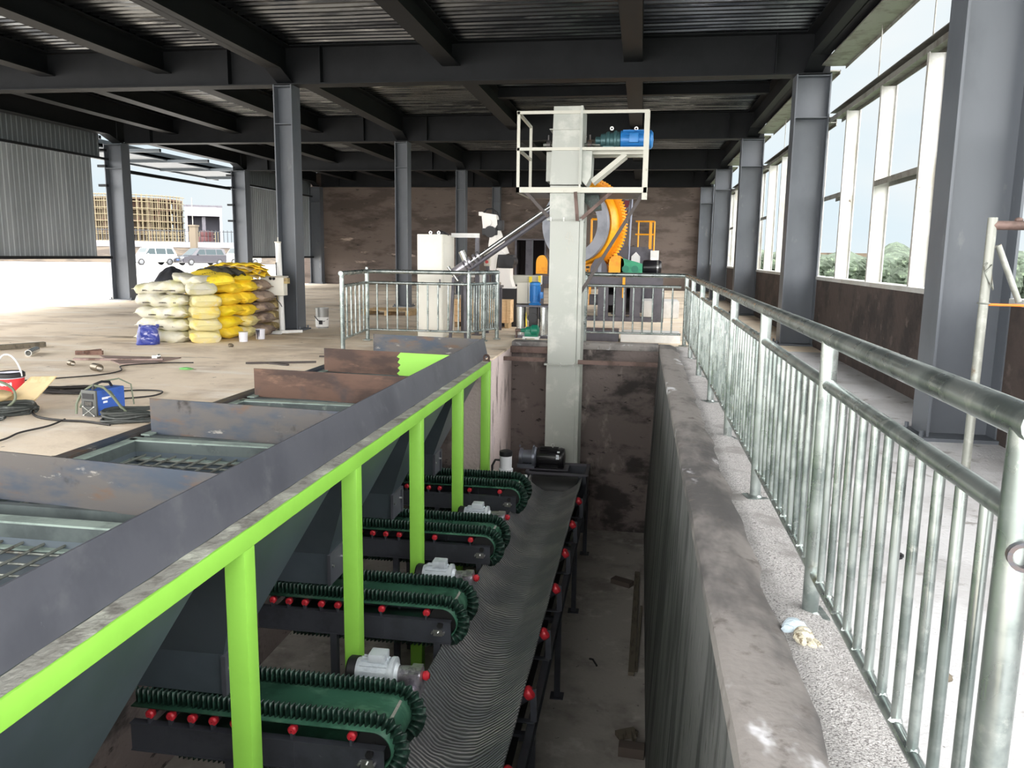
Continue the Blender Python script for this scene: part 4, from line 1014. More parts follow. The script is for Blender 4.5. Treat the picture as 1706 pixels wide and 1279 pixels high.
# ================================================================== ROTARY DRUM
dm2 = thing('drum_granulator', 'orange and grey rotary drum machine behind the elevator', 'drum', (-1.5, 20.3, 0))
ax = V((.52, 1, 0)).normalized(); ctr = V((-1.66, 19.85, 2.25))
b = B(); b.lathe([(.66, 0), (.93, 0), (.93, .12), (.66, .12)], ctr, ax, 72, True); build(b, 'front_ring', 'drum_grey', dm2)
b = B(); b.lathe([(.66, .05), (.66, .75), (.90, .75), (.90, .1)], ctr, ax, 64); build(b, 'shell', 'drum_inside', dm2)
b = B(); b.lathe([(.91, .14), (.97, .13), (1.0, .20), (1.0, .50), (.91, .50)], ctr, ax, 72, True); build(b, 'tyre_ring', 'orange_paint', dm2)
u = ax.cross(V((0, 0, 1))).normalized(); w = V((0, 0, 1))
b = B(); n = 90
prof = []
for k in range(n*4):
    a = 2*PI*k/(n*4); r = 1.14 if k % 4 in (0, 1) else 1.085
    prof.append(ctr+ax*.46+(u*math.cos(a)+w*math.sin(a))*r)
o_ = [b.bm.verts.new(p) for p in prof]; o2 = [b.bm.verts.new(p+ax*.16) for p in prof]
inn = [b.bm.verts.new(ctr+ax*.46+(u*math.cos(2*PI*k/(n*4))+w*math.sin(2*PI*k/(n*4)))*.95) for k in range(n*4)]
inn2 = [b.bm.verts.new(v.co+ax*.16) for v in inn]
for k in range(n*4):
    j = (k+1) % (n*4)
    b.bm.faces.new((o_[k], o_[j], o2[j], o2[k])); b.bm.faces.new((inn[k], inn[j], o_[j], o_[k])); b.bm.faces.new((inn2[j], inn2[k], o2[k], o2[j])); b.bm.faces.new((inn[j], inn[k], inn2[k], inn2[j]))
build(b, 'ring_gear', 'orange_paint', dm2, flat=True)
b = B(); b.bb(-1.47, -1.37, 19.5, 19.56, 1.85, 3.05); b.prism([(-1.5, 19.45, 3.0), (-1.1, 19.45, 3.0), (-1.22, 19.45, 2.85), (-1.38, 19.45, 2.78), (-1.5, 19.45, 2.78)], (0, .2, 0)); build(b, 'feed_chute', 'orange_paint', dm2, flat=True)
# saddle under ring, perforated
b = B(); b.prism([(-1.75, 19.9, 1.05), (-.75, 19.9, 1.05), (-.72, 19.9, 1.2), (-.95, 19.9, 1.38), (-1.35, 19.9, 1.28), (-1.75, 19.9, 1.22)], (0, .35, 0)); sd = build(b, 'saddle', 'orange_paint', dm2, flat=True)
b = B()
for k in range(9): b.bb(-1.66+.085*k, -1.62+.085*k, 19.885, 19.9, 1.12, 1.15); 
for k in range(5): b.bb(-1.62+.14*k, -1.54+.14*k, 19.885, 19.9, 1.2, 1.25)
build(b, 'slots', 'dark_part', sd, flat=True)
for x in (-1.02, -2.35):
    b = B(); b.prism([(x-.22, 19.75, 1.02), (x+.22, 19.75, 1.02), (x+.18, 19.75, 1.3), (x+.06, 19.75, 1.48), (x-.08, 19.75, 1.46), (x-.2, 19.75, 1.25)], (0, .25, 0)); bl = build(b, 'bearing_block', 'machine_grey', dm2, flat=True)
    b = B(); b.bb(x-.02, x+.06, 19.74, 19.75, 1.1, 1.36); build(b, 'cover_plate', 'drum_grey', bl, flat=True)
def gcover(x0, w_, h0, h1):
    b = B(); pts = [(x0, 19.7, h0), (x0+w_, 19.7, h0), (x0+w_, 19.7, h1-.18)]+[(x0+w_/2+w_/2*math.cos(a), 19.7, h1-.18+.18*math.sin(a)) for a in [PI*k/10 for k in range(1, 10)]]+[(x0, 19.7, h1-.18)]
    b.prism(pts, (0, .45, 0)); build(b, 'roller_guard', 'orange_paint', dm2, flat=True)
gcover(-.78, .36, 1.02, 1.52); gcover(-2.55, .28, 1.05, 1.5)
b = B(); b.bb(-2.6, .5, 18.9, 20.9, .84, 1.02); b.bb(-2.6, .5, 18.88, 18.9, .84, .86); build(b, 'base_deck', 'machine_grey', dm2, flat=True)
for x in (-2.4, -.86, -.45, -.12, .42):
    b = B(); b.bb(x-.12, x+.12, 18.95, 19.15, 0, .84); build(b, 'deck_leg', 'machine_grey', dm2, flat=True)
b = B(); b.bb(-1.4, .4, 18.9, 19.2, 0, .1); b.bb(-1.2, -.5, 19.2, 19.3, .35, .6); build(b, 'cross_beam', 'machine_grey', dm2, flat=True)
b = B(); b.cyl((-.9, 19.6, .45), (-.2, 19.6, .45), .3, n=20); build(b, 'drive_tank', 'dark_part', dm2)
gbx = B(); gbx.prism([(-.5, 19.7, 1.02), (.02, 19.7, 1.02), (.02, 19.7, 1.32), (-.1, 19.7, 1.36), (-.5, 19.7, 1.46)], (0, .5, 0)); g_ = build(gbx, 'gearbox', 'gear_green', dm2, flat=True)
b = B(); b.cyl((-.38, 19.69, 1.2), (-.38, 19.7, 1.2), .085, n=20); b.cyl((-.16, 19.69, 1.2), (-.16, 19.7, 1.2), .085, n=20); build(b, 'end_cover', 'pump_green', g_)
b = B(); b.lathe([(.1, .02), (.17, .04), (.18, .1), (.18, .42), (.15, .47), (.0, .48)], (0, 19.95, 1.24), (1, 0, 0), 28); b.bb(.08, .42, 19.8, 20.1, 1.02, 1.1); mo_ = build(b, 'motor', 'motor_black', dm2)
b = B(); b.lathe([(.181, .36), (.181, .40)], (0, 19.95, 1.24), (1, 0, 0), 24); b.lathe([(.03, -.012), (.03, .012), (.015, .012), (.015, -.012)], (.26, 19.95, 1.45), (0, 1, 0), 10, True); build(b, 'trim_ring', 'bolt_steel', mo_)
b = B(); b.bb(-.42, -.36, 18.86, 18.88, .55, 1.02); build(b, 'earth_strap', 'orange_paint', dm2, flat=True)
# things behind the drum
dk = thing('access_platform', 'dark machine stand with an orange handrail right of the drum', 'platform', (-.05, 22.2, 0))
b = B(); b.bb(-.35, .35, 22.0, 22.9, 0, 1.75); build(b, 'body', 'machine_grey', dk, flat=True)
b = B()
for x, z0 in ((-.12, 1.75), (.18, 1.75), (.30, 1.55)): b.cyl((x, 22.0, z0), (x, 22.0, 2.42), .022, n=10)
for z in (2.08, 2.42): b.cyl((-.2, 22.0, z), (.30, 22.0, z), .022, n=10)
b.bb(.17, .24, 21.98, 22.02, 1.7, 2.40); build(b, 'handrail', 'orange_paint', dk)
b = B(); b.bb(.22, .44, 21.9, 21.99, 1.22, 1.66); build(b, 'sign_box', 'white_paint', dk, flat=True)
b = B(); b.prism([(-.28, 21.9, 1.2), (-.05, 21.9, 1.2), (-.05, 21.9, 1.5), (-.16, 21.9, 1.62), (-.28, 21.9, 1.5)], (0, .1, 0)); build(b, 'white_guard', 'white_paint', dk, flat=True)
tr_ = thing('lattice_conveyor', 'upright dark lattice conveyor with red panels beside the orange gear', 'conveyor', (-.55, 21.4, 0))
b = B()
for x0, x1 in ((-.78, -.44), (-.62, -.30)): b.bar((x0, 21.4, 1.0), (x1, 21.4, 3.1), .05, .05)
for k in range(8):
    f = k/8; b.bar((-.78+.34*f, 21.4, 1.0+2.1*f), (-.62+.32*(f+.12), 21.4, 1.0+2.1*(f+.12)), .03, .03)
b.cyl((-.36, 21.3, .9), (-.30, 21.3, 3.2), .03, n=8); build(b, 'lattice', 'gear_steel', tr_, flat=True)
b = B()
for k in range(7):
    f = .1+k*.125; b.box((-.80+.42*f, 21.36, 1.05+2.1*f), (.12, .04, .17), (0, .16, 0))
build(b, 'side_panels', 'red_duct', tr_, flat=True)
b = B(); b.bb(-.75, -.25, 21.2, 21.6, 0, 1.3); b.bb(-.62, -.36, 21.1, 21.5, 1.3, 1.75); build(b, 'foot_housing', 'machine_grey', tr_, flat=True)
op = thing('handrail_frame', 'pale orange handrail frame seen through the drum opening', 'handrail', (-1.2, 25, 0))
b = B()
for x in (-1.55, -1.2): b.cyl((x, 25, 0), (x, 25, 2.6), .035, n=8)
b.cyl((-1.55, 25, 2.6), (-1.2, 25, 2.6), .035, n=8); build(b, 'tube', 'orange_paint', op)
# pale plinth and low pale block on the walkway side
b = B(); b.bb(-.32, .72, 14.3, 14.9, 0, .17, .01); single(b, 'plinth', 'white_paint', 'low white block on the floor behind the far railing', 'block')
b = B(); b.bb(-.95, -.36, 14.3, 14.8, 0, .2, .005); single(b, 'plinth', 'machine_grey', 'low grey steel base behind the far railing, next to the elevator', 'base')
b = B(); b.bb(.05, .95, 20.2, 21.4, .0, .42, .03); single(b, 'pale_block', 'white_paint', 'pale block on the floor right of the drum base', 'block')
# ================================================================== BAG STACK
def bag_mesh(b, L, W_, H, seed, ear=.10):
    rnd = random.Random(seed); p = [rnd.uniform(0, 6.28) for _ in range(8)]
    def f(u, v):
        # u along length -1..1, v around
        s = -1+2*u; a = 2*PI*v
        e = abs(s)
        prof = (1-e**5)**.42 if e < 1 else 0
        hx = s*L/2*(1+.02*math.sin(a*3+p[0]))
        th = max(prof, .04)
        wy = W_/2*(.86+.14*prof) * (1+.03*math.sin(s*5+p[1]))
        ca, sa = math.cos(a), math.sin(a)
        cy = math.copysign(abs(ca)**.62, ca); cz = math.copysign(abs(sa)**.8, sa)
        z = cz*H/2*th + .012*math.sin(s*9+p[2]+a)*prof*(.4+abs(ca)) + .008*math.sin(a*7+s*13+p[3])*prof
        z -= .05*H*(e**3) - .02*math.sin(s*3+p[4])*prof
        return V((hx, cy*wy + .012*math.sin(s*11+p[5]), z+H*.5))
    b.surf(f, 22, 28)
def bag(name, label, m, c, rz, L=.78, W_=.48, H=.20, tilt=(0, 0), seed=0, stitch=False, group='sacks of the big stack'):
    t = thing(name, label, 'bag', c, group, local=True); t.rotation_euler = (tilt[0], tilt[1], rz)
    b = B(); bag_mesh(b, L, W_, H, seed); build(b, 'sack', m, t, ang=60)
    for sx in (-1, 1):
        b = B(); b.box((sx*(L/2+.012), 0, H*.44), (.05, W_*.82, .008), (0, sx*.12, 0)); build(b, 'sewn_end', m, t, flat=True)
    if stitch:
        b = B()
        for k in range(24):
            x = -L*.31+L*.62*k/23; b.box((x, -W_*.478-.0, H*.33), (.011, .012, .022), (.0, 0, .0))
        build(b, 'stitching', 'stitch', t, flat=True)
    return t
lay = ['bottom', 'second', 'third', 'fourth', 'top']
ang = math.radians(9)
sv = V((math.cos(ang), math.sin(ang), 0)); qv = V((.16, .987, 0))
so = V((-8.2, 11.92, 0))
H_ = .198
def place(s, q, z): return so+sv*s+qv*q+V((0, 0, z))
R_ = random.Random(3)
def J(a=.03): return R_.uniform(-a, a)
for k in range(5):
    z = k*H_*.985; nm = lay[k].capitalize()
    bag('sack', nm+' pale sack of the front left pile in the stack, long side facing the camera', 'bag_pale', place(.43+J(), .24+J(), z), ang+J(.06), .82, .50, .215, seed=k, stitch=k > 0)
    bag('sack', nm+' cream sack at the front corner of the stack, end towards the camera', 'bag_cream' if k < 4 else 'bag_pale', place(.95+J(.02), .36+J(), z), ang-PI/2+.55+J(.1), .80, .47, .21, seed=20+k)
    bag('sack', nm+' bright yellow sack in the first pile behind the front corner of the stack', 'bag_yellow', place(.80+J(), .88+J(), z), ang+J(.08)-.1, .92, .50, .212, seed=40+k)
    bag('sack', nm+(' yellow' if k > 1 else ' pale yellow')+' sack in the pile between the first yellow and the brownish ones', 'bag_yellow' if k > 1 else 'bag_cream', place(.83+J(), 1.28+J(), z), ang+J(.08)-.1, .88, .40, .205, seed=60+k)
    if k < 5: bag('sack', nm+' brownish sack in the pile just right of the yellow ones', 'bag_brown', place(.86+J(), 1.70+J(), z), ang+J(.08)-.15, .88, .46, .205, seed=80+k)
    if k < 4: bag('sack', nm+' tan sack in the rearmost pile, behind the white post', 'bag_tan', place(.72+J(), 2.22+J(), z), ang+J(.06)-.1, .80, .44, .205, seed=90+k)
# printed sack leaning on top of the pile
tb2 = bag('sack', 'printed yellow sack slumped on top of the stack below the dark cloth', 'bag_yellow', place(.98, .62, 5*H_-.03), ang-PI/2+.75, .78, .5, .19, (0.10, .18), seed=200)
b = B()
for r_ in range(3):
    for k in range(9): b.box((-.02+.16-.06*r_, -.17+.04*k, .19-.004*abs(k-4)), (.026 if k % 3 else .014, .024, .004), (0, .1, .2))
build(b, 'print', 'print_ink', tb2, flat=True)
b = B(); b.box((.30, -.12, .17), (.08, .10, .006), (0, .35, 0)); build(b, 'orange_patch', 'orange_tag', tb2, flat=True)
bag('sack', 'pale printed sack at the top between the left column and the printed yellow sack', 'bag_pale', place(.86, .28, 5*H_-.03), ang-.35, .62, .42, .15, (0, .10), seed=201)
bag('sack', 'flat yellow sack bulging under the empty sacks on top of the stack', 'bag_yellow', place(.85, 1.18, 5*H_-.03), ang-.3, .76, .52, .17, (0, .06), seed=202)
# empties: heap of flat folded sacks
eh = thing('empty_sacks', 'untidy pile of flat empty yellow sacks on top of the stack', 'empty bags', tuple(place(.82, 1.55, 5*H_+.10)), local=True)
eh.rotation_euler = (0, 0, ang)
R_ = random.Random(11)
for k in range(11):
    b = B(); L, W2 = R_.uniform(.75, .98), R_.uniform(.42, .56); ph = R_.uniform(0, 6)
    def fl(u, v, L=L, W2=W2, ph=ph, k=k):
        x, y = (u-.5)*L, (v-.5)*W2
        return V((x, y, .02*k+.014*math.sin(u*5+ph)+.010*math.sin(v*5+ph*2)-.22*max(0, abs(u-.5)-.3)*(1+.3*math.sin(ph))-.18*max(0, abs(v-.5)-.3)+.012*math.sin(u*23+v*9)))
    b.surf(fl, 20, 10); b.xf(Matrix.Translation((R_.uniform(-.07, .07), R_.uniform(-.08, .08), 0)) @ Matrix.Rotation(R_.uniform(-.22, .22), 4, 'Z') @ Matrix.Rotation(R_.uniform(-.08, .08), 4, 'Y'))
    build(b, 'sack_layer', 'sack_yellow' if k % 4 else 'bag_tan', eh, thick=.008, ang=60)
def cloth(name, label, m, c, rz, L, W_, hump, seed):
    rnd = random.Random(seed); p = [rnd.uniform(0, 6) for _ in range(6)]
    b = B()
    def f(u, v):
        a = 2*PI*u; r = max(v, .02)
        e = 1+.07*math.sin(3*a+p[0])+.04*math.sin(7*a+p[1])
        z = hump*(1-r**2.6)*(1+.16*math.sin(2*a+p[2])) + .022*r*math.sin(9*a+p[3])*(.4+.6*r) + .016*math.sin(r*9+a*2+p[4]) - .05*r**6
        return V((math.cos(a)*r*L/2*e, math.sin(a)*r*W_/2*e, z))
    b.surf(f, 54, 16, True); o = build(b, name, m, None, thick=.012, ang=70)
    o.location = c; o.rotation_euler = (0, 0, rz); tag(o, label, 'cloth'); return o
cloth('cloth', 'crumpled black cloth on the left top of the bag stack', 'cloth_black', tuple(place(.44, .42, 5*H_+.01)), ang+.1, .64, .56, .19, 1)
cloth('cloth', 'long dark cloth thrown over the yellow sacks on top of the stack', 'cloth_dark', tuple(place(.86, .95, 5*H_+.15)), ang-.35, 1.02, .42, .07, 2)
# blue plastic sack in front
bl = thing('blue_sack', 'crumpled blue and white plastic sack standing in front of the bag stack', 'bag', (-7.78, 11.75, 0), local=True)
b = B()
def bs(u, v):
    a = 2*PI*u; ca, sa = math.cos(a), math.sin(a)
    rx = .17*(1-.18*v)+.012*math.sin(a*5+v*7); ry = .11*(1-.3*v)+.012*math.sin(a*4+v*9)
    return V((math.copysign(abs(ca)**.6, ca)*rx+.03*v, math.copysign(abs(sa)**.7, sa)*ry, v*(.30+.02*math.sin(a*3))))
b.surf(bs, 36, 14, True); build(b, 'sack', 'bag_blue', bl, ang=70, thick=.004)
b = B(); b.sph((0.02, 0, .25), (.13, .07, .03), 14, 8, jit=.2); build(b, 'contents', 'bag_pale', bl)
bl.rotation_euler = (0, 0, .5)

# ---- lift post with control box
ls = thing('lifting_post', 'white post with a beige control box on the right of the bag stack', 'post', (-6.64, 14.2, 0))
b = B(); b.cyl((-6.62, 14.2, .03), (-6.655, 14.2, 1.66), .052, n=20); build(b, 'post', 'white_paint', ls)
b = B(); b.cyl((-6.655, 14.2, 1.655), (-6.655, 14.2, 1.68), .062, n=20); b.cyl((-6.655, 14.2, 1.68), (-6.655, 14.2, 1.76), .010, n=8); build(b, 'cap', 'pendant_grey', ls)
b = B(); b.bb(-6.92, -6.47, 13.98, 14.15, .70, 1.03, .012); bx = build(b, 'control_box', 'cabinet_white', ls)
b = B(); b.bb(-6.93, -6.46, 13.96, 14.18, 1.03, 1.055); build(b, 'lid', 'pendant_grey', bx, flat=True)
b = B(); b.bb(-6.80, -6.75, 13.972, 13.98, .86, .93); build(b, 'orange_switch', 'orange_tag', bx, flat=True)
b = B(); b.cyl((-6.72, 13.975, 1.01), (-6.72, 14.0, 1.01), .03, n=14); b.cyl((-6.655, 13.975, 1.01), (-6.655, 14.0, 1.01), .03, n=14); build(b, 'black_knob', 'dark_part', bx)
b = B(); b.bb(-6.50, -6.40, 14.0, 14.1, .92, 1.02); build(b, 'side_bracket', 'bag_tan', ls, flat=True)
b = B(); b.path([(-6.66, 14.06, .71), (-6.64, 14.04, .62), (-6.57, 14.04, .55), (-6.55, 14.06, .49)], .008, 6); b.bb(-6.68, -6.665, 14.12, 14.14, 1.06, 1.3); build(b, 'cord', 'dark_part', ls)
b = B(); b.bb(-7.05, -6.45, 14.05, 14.13, 0, .05); b.bb(-7.05, -6.5, 13.85, 13.92, 0, .05); b.bar((-6.62, 13.95, .03), (-6.25, 14.25, .03), .07, .05); build(b, 'foot_frame', 'white_paint', ls, flat=True)
# buckets
def bucket(name, label, c, r, h, m, lid=None):
    t = thing(name, label, 'bucket', c)
    x, y, z = c
    b = B(); b.lathe([(0, .004), (r*.92, 0), (r, h), (r*1.04, h), (r*1.04, h-.012), (r*.985, h-.012), (r*.9, .012), (0, .012)], c, (0, 0, 1), 28); build(b, 'body', m, t)
    return t
b1 = bucket('paint_bucket', 'clean white paint bucket standing in front of the yellow sacks', (-6.55, 12.55, 0), .075, .165, 'bucket_white')
b = B(); b.lathe([(0, .167), (.078, .167), (.08, .155)], (-6.55, 12.55, 0), (0, 0, 1), 24); build(b, 'lid', 'pendant_grey', b1)
b2 = bucket('paint_bucket', 'white paint bucket with dark drips beside the white post foot', (-6.47, 13.0, 0), .08, .17, 'bucket_white')
b = B()
for a, w_, h_ in ((-1.7, .5, .17), (-1.35, .35, .12), (-2.1, .3, .09)):
    pts = []
    b.surf(lambda u, v, a=a, w_=w_, h_=h_: V((-6.47+.083*math.cos(a+w_*(u-.5)*(1-.75*v)), 13.0+.083*math.sin(a+w_*(u-.5)*(1-.75*v)), .17-h_*v)), 6, 6)
b.lathe([(0, .160), (.077, .160)], (-6.47, 13.0, 0), (0, 0, 1), 20); build(b, 'paint_drip', 'paint_spill', b2)
b3 = bucket('metal_drum', 'small steel drum with a white label behind the middle column foot', (-6.28, 15.3, 0), .13, .40, 'steel_can')
b = B(); b.lathe([(.129, .03), (.133, .22)], (-6.28, 15.3, 0), (0, 0, 1), 28); build(b, 'label', 'white_paint', b3)
b = B(); b.path([(-6.40, 15.2, .24), (-6.30, 15.15, .15), (-6.20, 15.2, .14), (-6.15, 15.27, .18)], .008, 6); b.bb(-6.29, -6.22, 15.15, 15.165, .08, .16); build(b, 'handle', 'dark_part', b3)

# ---- welding set
wl = thing('welding_machine', 'blue welding machine with a black front standing on the floor', 'welder', (-4.76, 6.50, 0))
rot = Matrix.Translation((-4.84, 6.52, 0)) @ Matrix.Rotation(math.radians(82), 4, 'Z')
def lx(b): return b.xf(rot)
b = B(); b.bb(-.09, .24, -.075, .075, .015, .245, .012); build(lx(b), 'case', 'welder_blue', wl)
b = B(); b.bb(-.115, -.09, -.082, .082, .01, .25, .01); fr_ = build(lx(b), 'front_panel', 'welder_front', wl)
b = B(); b.box((-.118, -.0, .195), (.006, .12, .05)); b.box((-.118, .0, .125), (.006, .09, .05)); build(lx(b), 'display', 'dark_part', fr_, flat=True)
b = B(); b.box((-.119, 0, .127), (.004, .075, .034)); build(lx(b), 'label', 'pendant_grey', fr_, flat=True)
b = B(); b.bar((-.12, -.06, .10), (-.12, .06, .02), .006, .006); b.bar((-.12, .06, .10), (-.12, -.06, .02), .006, .006)
for y_, z_ in ((-.06, .1), (.06, .1), (-.06, .02), (.06, .02)): b.sph((-.121, y_, z_), .009, 8, 6)
build(lx(b), 'cross_wire', 'bolt_steel', fr_)
b = B(); b.box((-.0, -.0765, .165), (.07, .002, .020)); b.box((.0, -.0765, .13), (.05, .002, .018)); 
for k in range(5): b.box((.045+.016*k, -.0765, .168+.002*(k % 2)), (.010, .002, .012+.004*(k % 2)))
build(lx(b), 'lettering', 'label_white', wl, flat=True)
b = B(); b.path([V(p) for p in ((-.06, 0, .24), (-.04, 0, .29), (.05, 0, .305), (.14, 0, .29), (.17, 0, .24))], .012, 8); build(lx(b), 'handle', 'dark_part', wl)
b = B(); b.path([(-4.98, 6.40, .03), (-4.985, 6.42, .12), (-4.95, 6.45, .22), (-4.86, 6.48, .285), (-4.75, 6.48, .27), (-4.65, 6.46, .19), (-4.56, 6.44, .10), (-4.48, 6.42, .05)], .011, 8)
b.path([(-4.97, 6.44, .08), (-4.92, 6.47, .20), (-4.82, 6.50, .275), (-4.70, 6.50, .23), (-4.60, 6.47, .13), (-4.52, 6.44, .07)], .008, 8)
b.path([(-4.97, 6.50, .03), (-4.985, 6.56, .18), (-4.90, 6.64, .29), (-4.78, 6.74, .31), (-4.70, 6.80, .25), (-4.68, 6.80, .06)], .007, 8)
build(b, 'looped_lead', 'cable_olive', wl)
def coil(name, label, c, rx, ry, n, m, seed, r=.013, rz=0, hz=.02):
    rnd = random.Random(seed); pts = []
    cr_, sr_ = math.cos(rz), math.sin(rz)
    for k in range(n):
        ox, oy, f = rnd.uniform(-.03, .03), rnd.uniform(-.03, .03), rnd.uniform(.82, 1.08)
        for i in range(16):
            a = 2*PI*i/16; x, y = rx*f*math.cos(a)+ox, ry*f*math.sin(a)+oy
            pts.append(V((c[0]+x*cr_-y*sr_, c[1]+x*sr_+y*cr_, c[2]+r+hz*k*.55+.008*math.sin(3*a+k))))
    b = B(); b.path(pts, r, 6); return single(b, name, m, label, 'cable')
coil('cable_coil', 'thick heap of coiled grey welding cable in front of the blue welder', (-4.42, 6.38, 0), .24, .15, 8, 'cable', 4, .013, .5)
coil('cable_coil', 'black cable coil lying behind the red bucket', (-5.85, 7.55, 0), .36, .16, 6, 'cable_dark', 5, .012, .2, .012)
coil('cable_coil', 'grey hose coil at the left frame edge below the tan board', (-5.72, 6.42, 0), .26, .20, 6, 'cable', 6, .014, .2, .024)
coil('cable_coil', 'flat loose loop of grey hose at the left frame edge, nearest the camera', (-5.72, 6.10, 0), .28, .14, 2, 'cable', 8, .011, .1, .01)
def run(name, label, pts, r, m):
    P = []
    pts = [V(p) for p in pts]
    for i in range(len(pts)-1):
        p0, p1, p2, p3 = pts[max(i-1, 0)], pts[i], pts[i+1], pts[min(i+2, len(pts)-1)]
        for k in range(8):
            t = k/8; P.append(.5*((2*p1)+(p2-p0)*t+(2*p0-5*p1+4*p2-p3)*t*t+(3*p1-p0-3*p2+p3)*t**3))
    P.append(pts[-1])
    b = B(); b.path(P, r, 6); return single(b, name, m, label, 'cable')
run('power_cable', 'thin dark cable trailing from the welder down to the left frame edge', [(-4.98, 6.25, .012), (-4.92, 5.98, .012), (-4.96, 5.7, .012), (-4.9, 5.45, .012), (-4.95, 5.1, .012), (-5.0, 4.85, .012)], .008, 'cable_dark')
run('power_cable', 'dark cable curving on the floor between the hose coil and the welder', [(-5.64, 6.62, .012), (-5.3, 6.30, .012), (-5.0, 6.2, .012), (-4.75, 6.2, .012), (-4.45, 6.12, .012)], .011, 'cable_dark')
run('power_cable', 'cable loop reaching over the floor right of the black coil', [(-5.6, 7.5, .012), (-5.3, 7.75, .012), (-5.0, 7.75, .012), (-4.95, 7.45, .012), (-5.35, 7.15, .012), (-5.6, 7.3, .012)], .009, 'cable_dark')
run('power_cable', 'long thin dark cable across the floor behind the red bucket', [(-6.9, 8.05, .01), (-6.4, 8.6, .01), (-6.35, 9.0, .01), (-6.6, 9.4, .01), (-6.3, 9.75, .01), (-5.9, 9.9, .01)], .008, 'cable_dark')
run('power_cable', 'cable on the floor between the coil heap and the second divider plate', [(-4.3, 6.55, .012), (-4.22, 6.9, .012), (-4.1, 7.05, .012), (-4.03, 7.0, .012)], .010, 'cable')
# red bucket, board, hose hoop
rbk = bucket('red_bucket', 'white and red paint bucket with a raised white handle at the left frame edge', (-6.28, 7.15, 0), .125, .25, 'bucket_white')
b = B(); b.lathe([(.1235, .05), (.1268, .20)], (-6.28, 7.15, 0), (0, 0, 1), 28); build(b, 'red_label', 'bucket_red', rbk)
b = B()
for k, w_ in enumerate((.02, .012, .02, .016, .02, .012, .018)):
    a = -1.75+.15*k; b.box((-6.28+.128*math.cos(a), 7.15+.128*math.sin(a), .15), (.004, w_, .035-(k % 2)*.01), (0, 0, a))
build(b, 'lettering', 'white_paint', rbk, flat=True)
b = B(); b.lathe([(.120, .205), (.136, .21), (.136, .25), (.12, .262)], (-6.28, 7.15, 0), (0, 0, 1), 28); build(b, 'rim', 'dark_part', rbk)
b = B(); b.path([V((-6.28+.135*math.cos(a), 7.15-.02*math.sin(a), .22+.22*math.sin(a))) for a in [PI*k/16 for k in range(17)]], .009, 8); build(b, 'handle', 'white_paint', rbk)
b = B(); b.prism([(-5.98, 6.62, 0), (-5.66, 6.60, .0), (-5.46, 6.78, .30), (-5.80, 6.86, .27)], (0.004, .014, 0)); single(b, 'board', 'board_tan', 'tan board leaning beside the red bucket', 'board', flat=True)
b = B(); b.sph((-5.98, 6.55, .13), (.20, .16, .06), 18, 8, jit=.12); single(b, 'cloth_bundle', 'board_tan', 'flat pale bundle in front of the red bucket', 'cloth')
run('hose', 'stiff olive hose arching in front of the tan board', [(-6.0, 6.5, .24), (-5.85, 6.5, .28), (-5.70, 6.5, .22), (-5.66, 6.48, .12), (-5.75, 6.45, .03)], .012, 'cable_olive')
# scraps on the floor
def fl(px0, px1): pass
b = B(); b.bar((-9.6, 10.1, .04), (-9.05, 11.05, .04), .09, .07); single(b, 'timber', 'timber', 'thick brown timber length on the floor at the left frame edge', 'timber', flat=True)
def pipe(label, p0, p1, r, m):
    d = (V(p1)-V(p0)).normalized(); L = (V(p1)-V(p0)).length
    b = B(); b.lathe([(r, 0), (r, L), (r*.8, L), (r*.8, 0)], p0, d, 18, True); return single(b, 'pipe_offcut', m, label, 'pipe')
pipe('short grey pipe lying with its dark end towards the right', (-8.62, 10.35, .05), (-8.42, 9.95, .05), .045, 'stainless')
pipe('short brown threaded pipe piece alone on the pale floor', (-6.70, 8.98, .05), (-6.56, 8.90, .05), .048, 'pipe_brass')
pipe('tiny rusty pipe stub on the dark cable line', (-7.30, 9.32, .035), (-7.22, 9.28, .035), .035, 'pipe_brass')
b = B(); b.prism([(-7.55, 10.25, .0), (-6.35, 10.35, .0), (-6.35, 9.72, .0), (-6.75, 9.55, .0)], (0, 0, .012)); b.box((-7.0, 9.9, .016), (1.2, .05, .03), (0, 0, .2)); single(b, 'steel_plate', 'rust_plate', 'reddish steel plate lying on the floor left of the bag stack front', 'steel plate', flat=True)
b = B(); b.bar((-7.95, 10.30, .03), (-7.6, 10.40, .03), .06, .06); b.bar((-7.8, 10.25, .05), (-7.7, 10.5, .05), .04, .04); single(b, 'scrap_iron', 'rust_brown', 'small rusty scrap piece beside the reddish plate', 'scrap', flat=True)
b = B(); b.box((-6.55, 10.05, .045), (.08, .05, .05)); b.sph((-6.5, 10.05, .06), .03, 8, 6); single(b, 'bolt_box', 'bolt_steel', 'small bright metal bit on the reddish plate', 'metal bit')
b = B(); b.sph((-5.68, 9.35, .012), (.10, .05, .018), 12, 6, jit=.3); single(b, 'scrap_film', 'green_scrap', 'crumpled light green film on the floor', 'litter')
b = B(); b.bar((-5.2, 10.0, .015), (-4.35, 10.35, .015), .03, .025); b.bar((-4.9, 10.1, .012), (-4.6, 10.0, .012), .05, .02); single(b, 'scrap_iron', 'brace_dark', 'dark thin scrap bars on the floor in front of the paint buckets', 'scrap', flat=True)
b = B(); b.bar((-4.55, 10.95, .012), (-4.2, 11.0, .012), .04, .02); single(b, 'scrap_iron', 'brace_dark', 'short dark scrap strip further back before the buckets', 'scrap', flat=True)
b = B(); b.sph((-6.35, 11.75, .03), (.05, .04, .03), 8, 6, jit=.3); single(b, 'litter', 'pipe_brass', 'small dark litter lump left of the clean paint bucket', 'litter')
b = B(); b.sph((-4.15, 10.3, .02), (.03, .02, .02), 8, 6, jit=.3); single(b, 'litter', 'dark_part', 'tiny dark lump on the floor left of the rusty plates', 'litter')
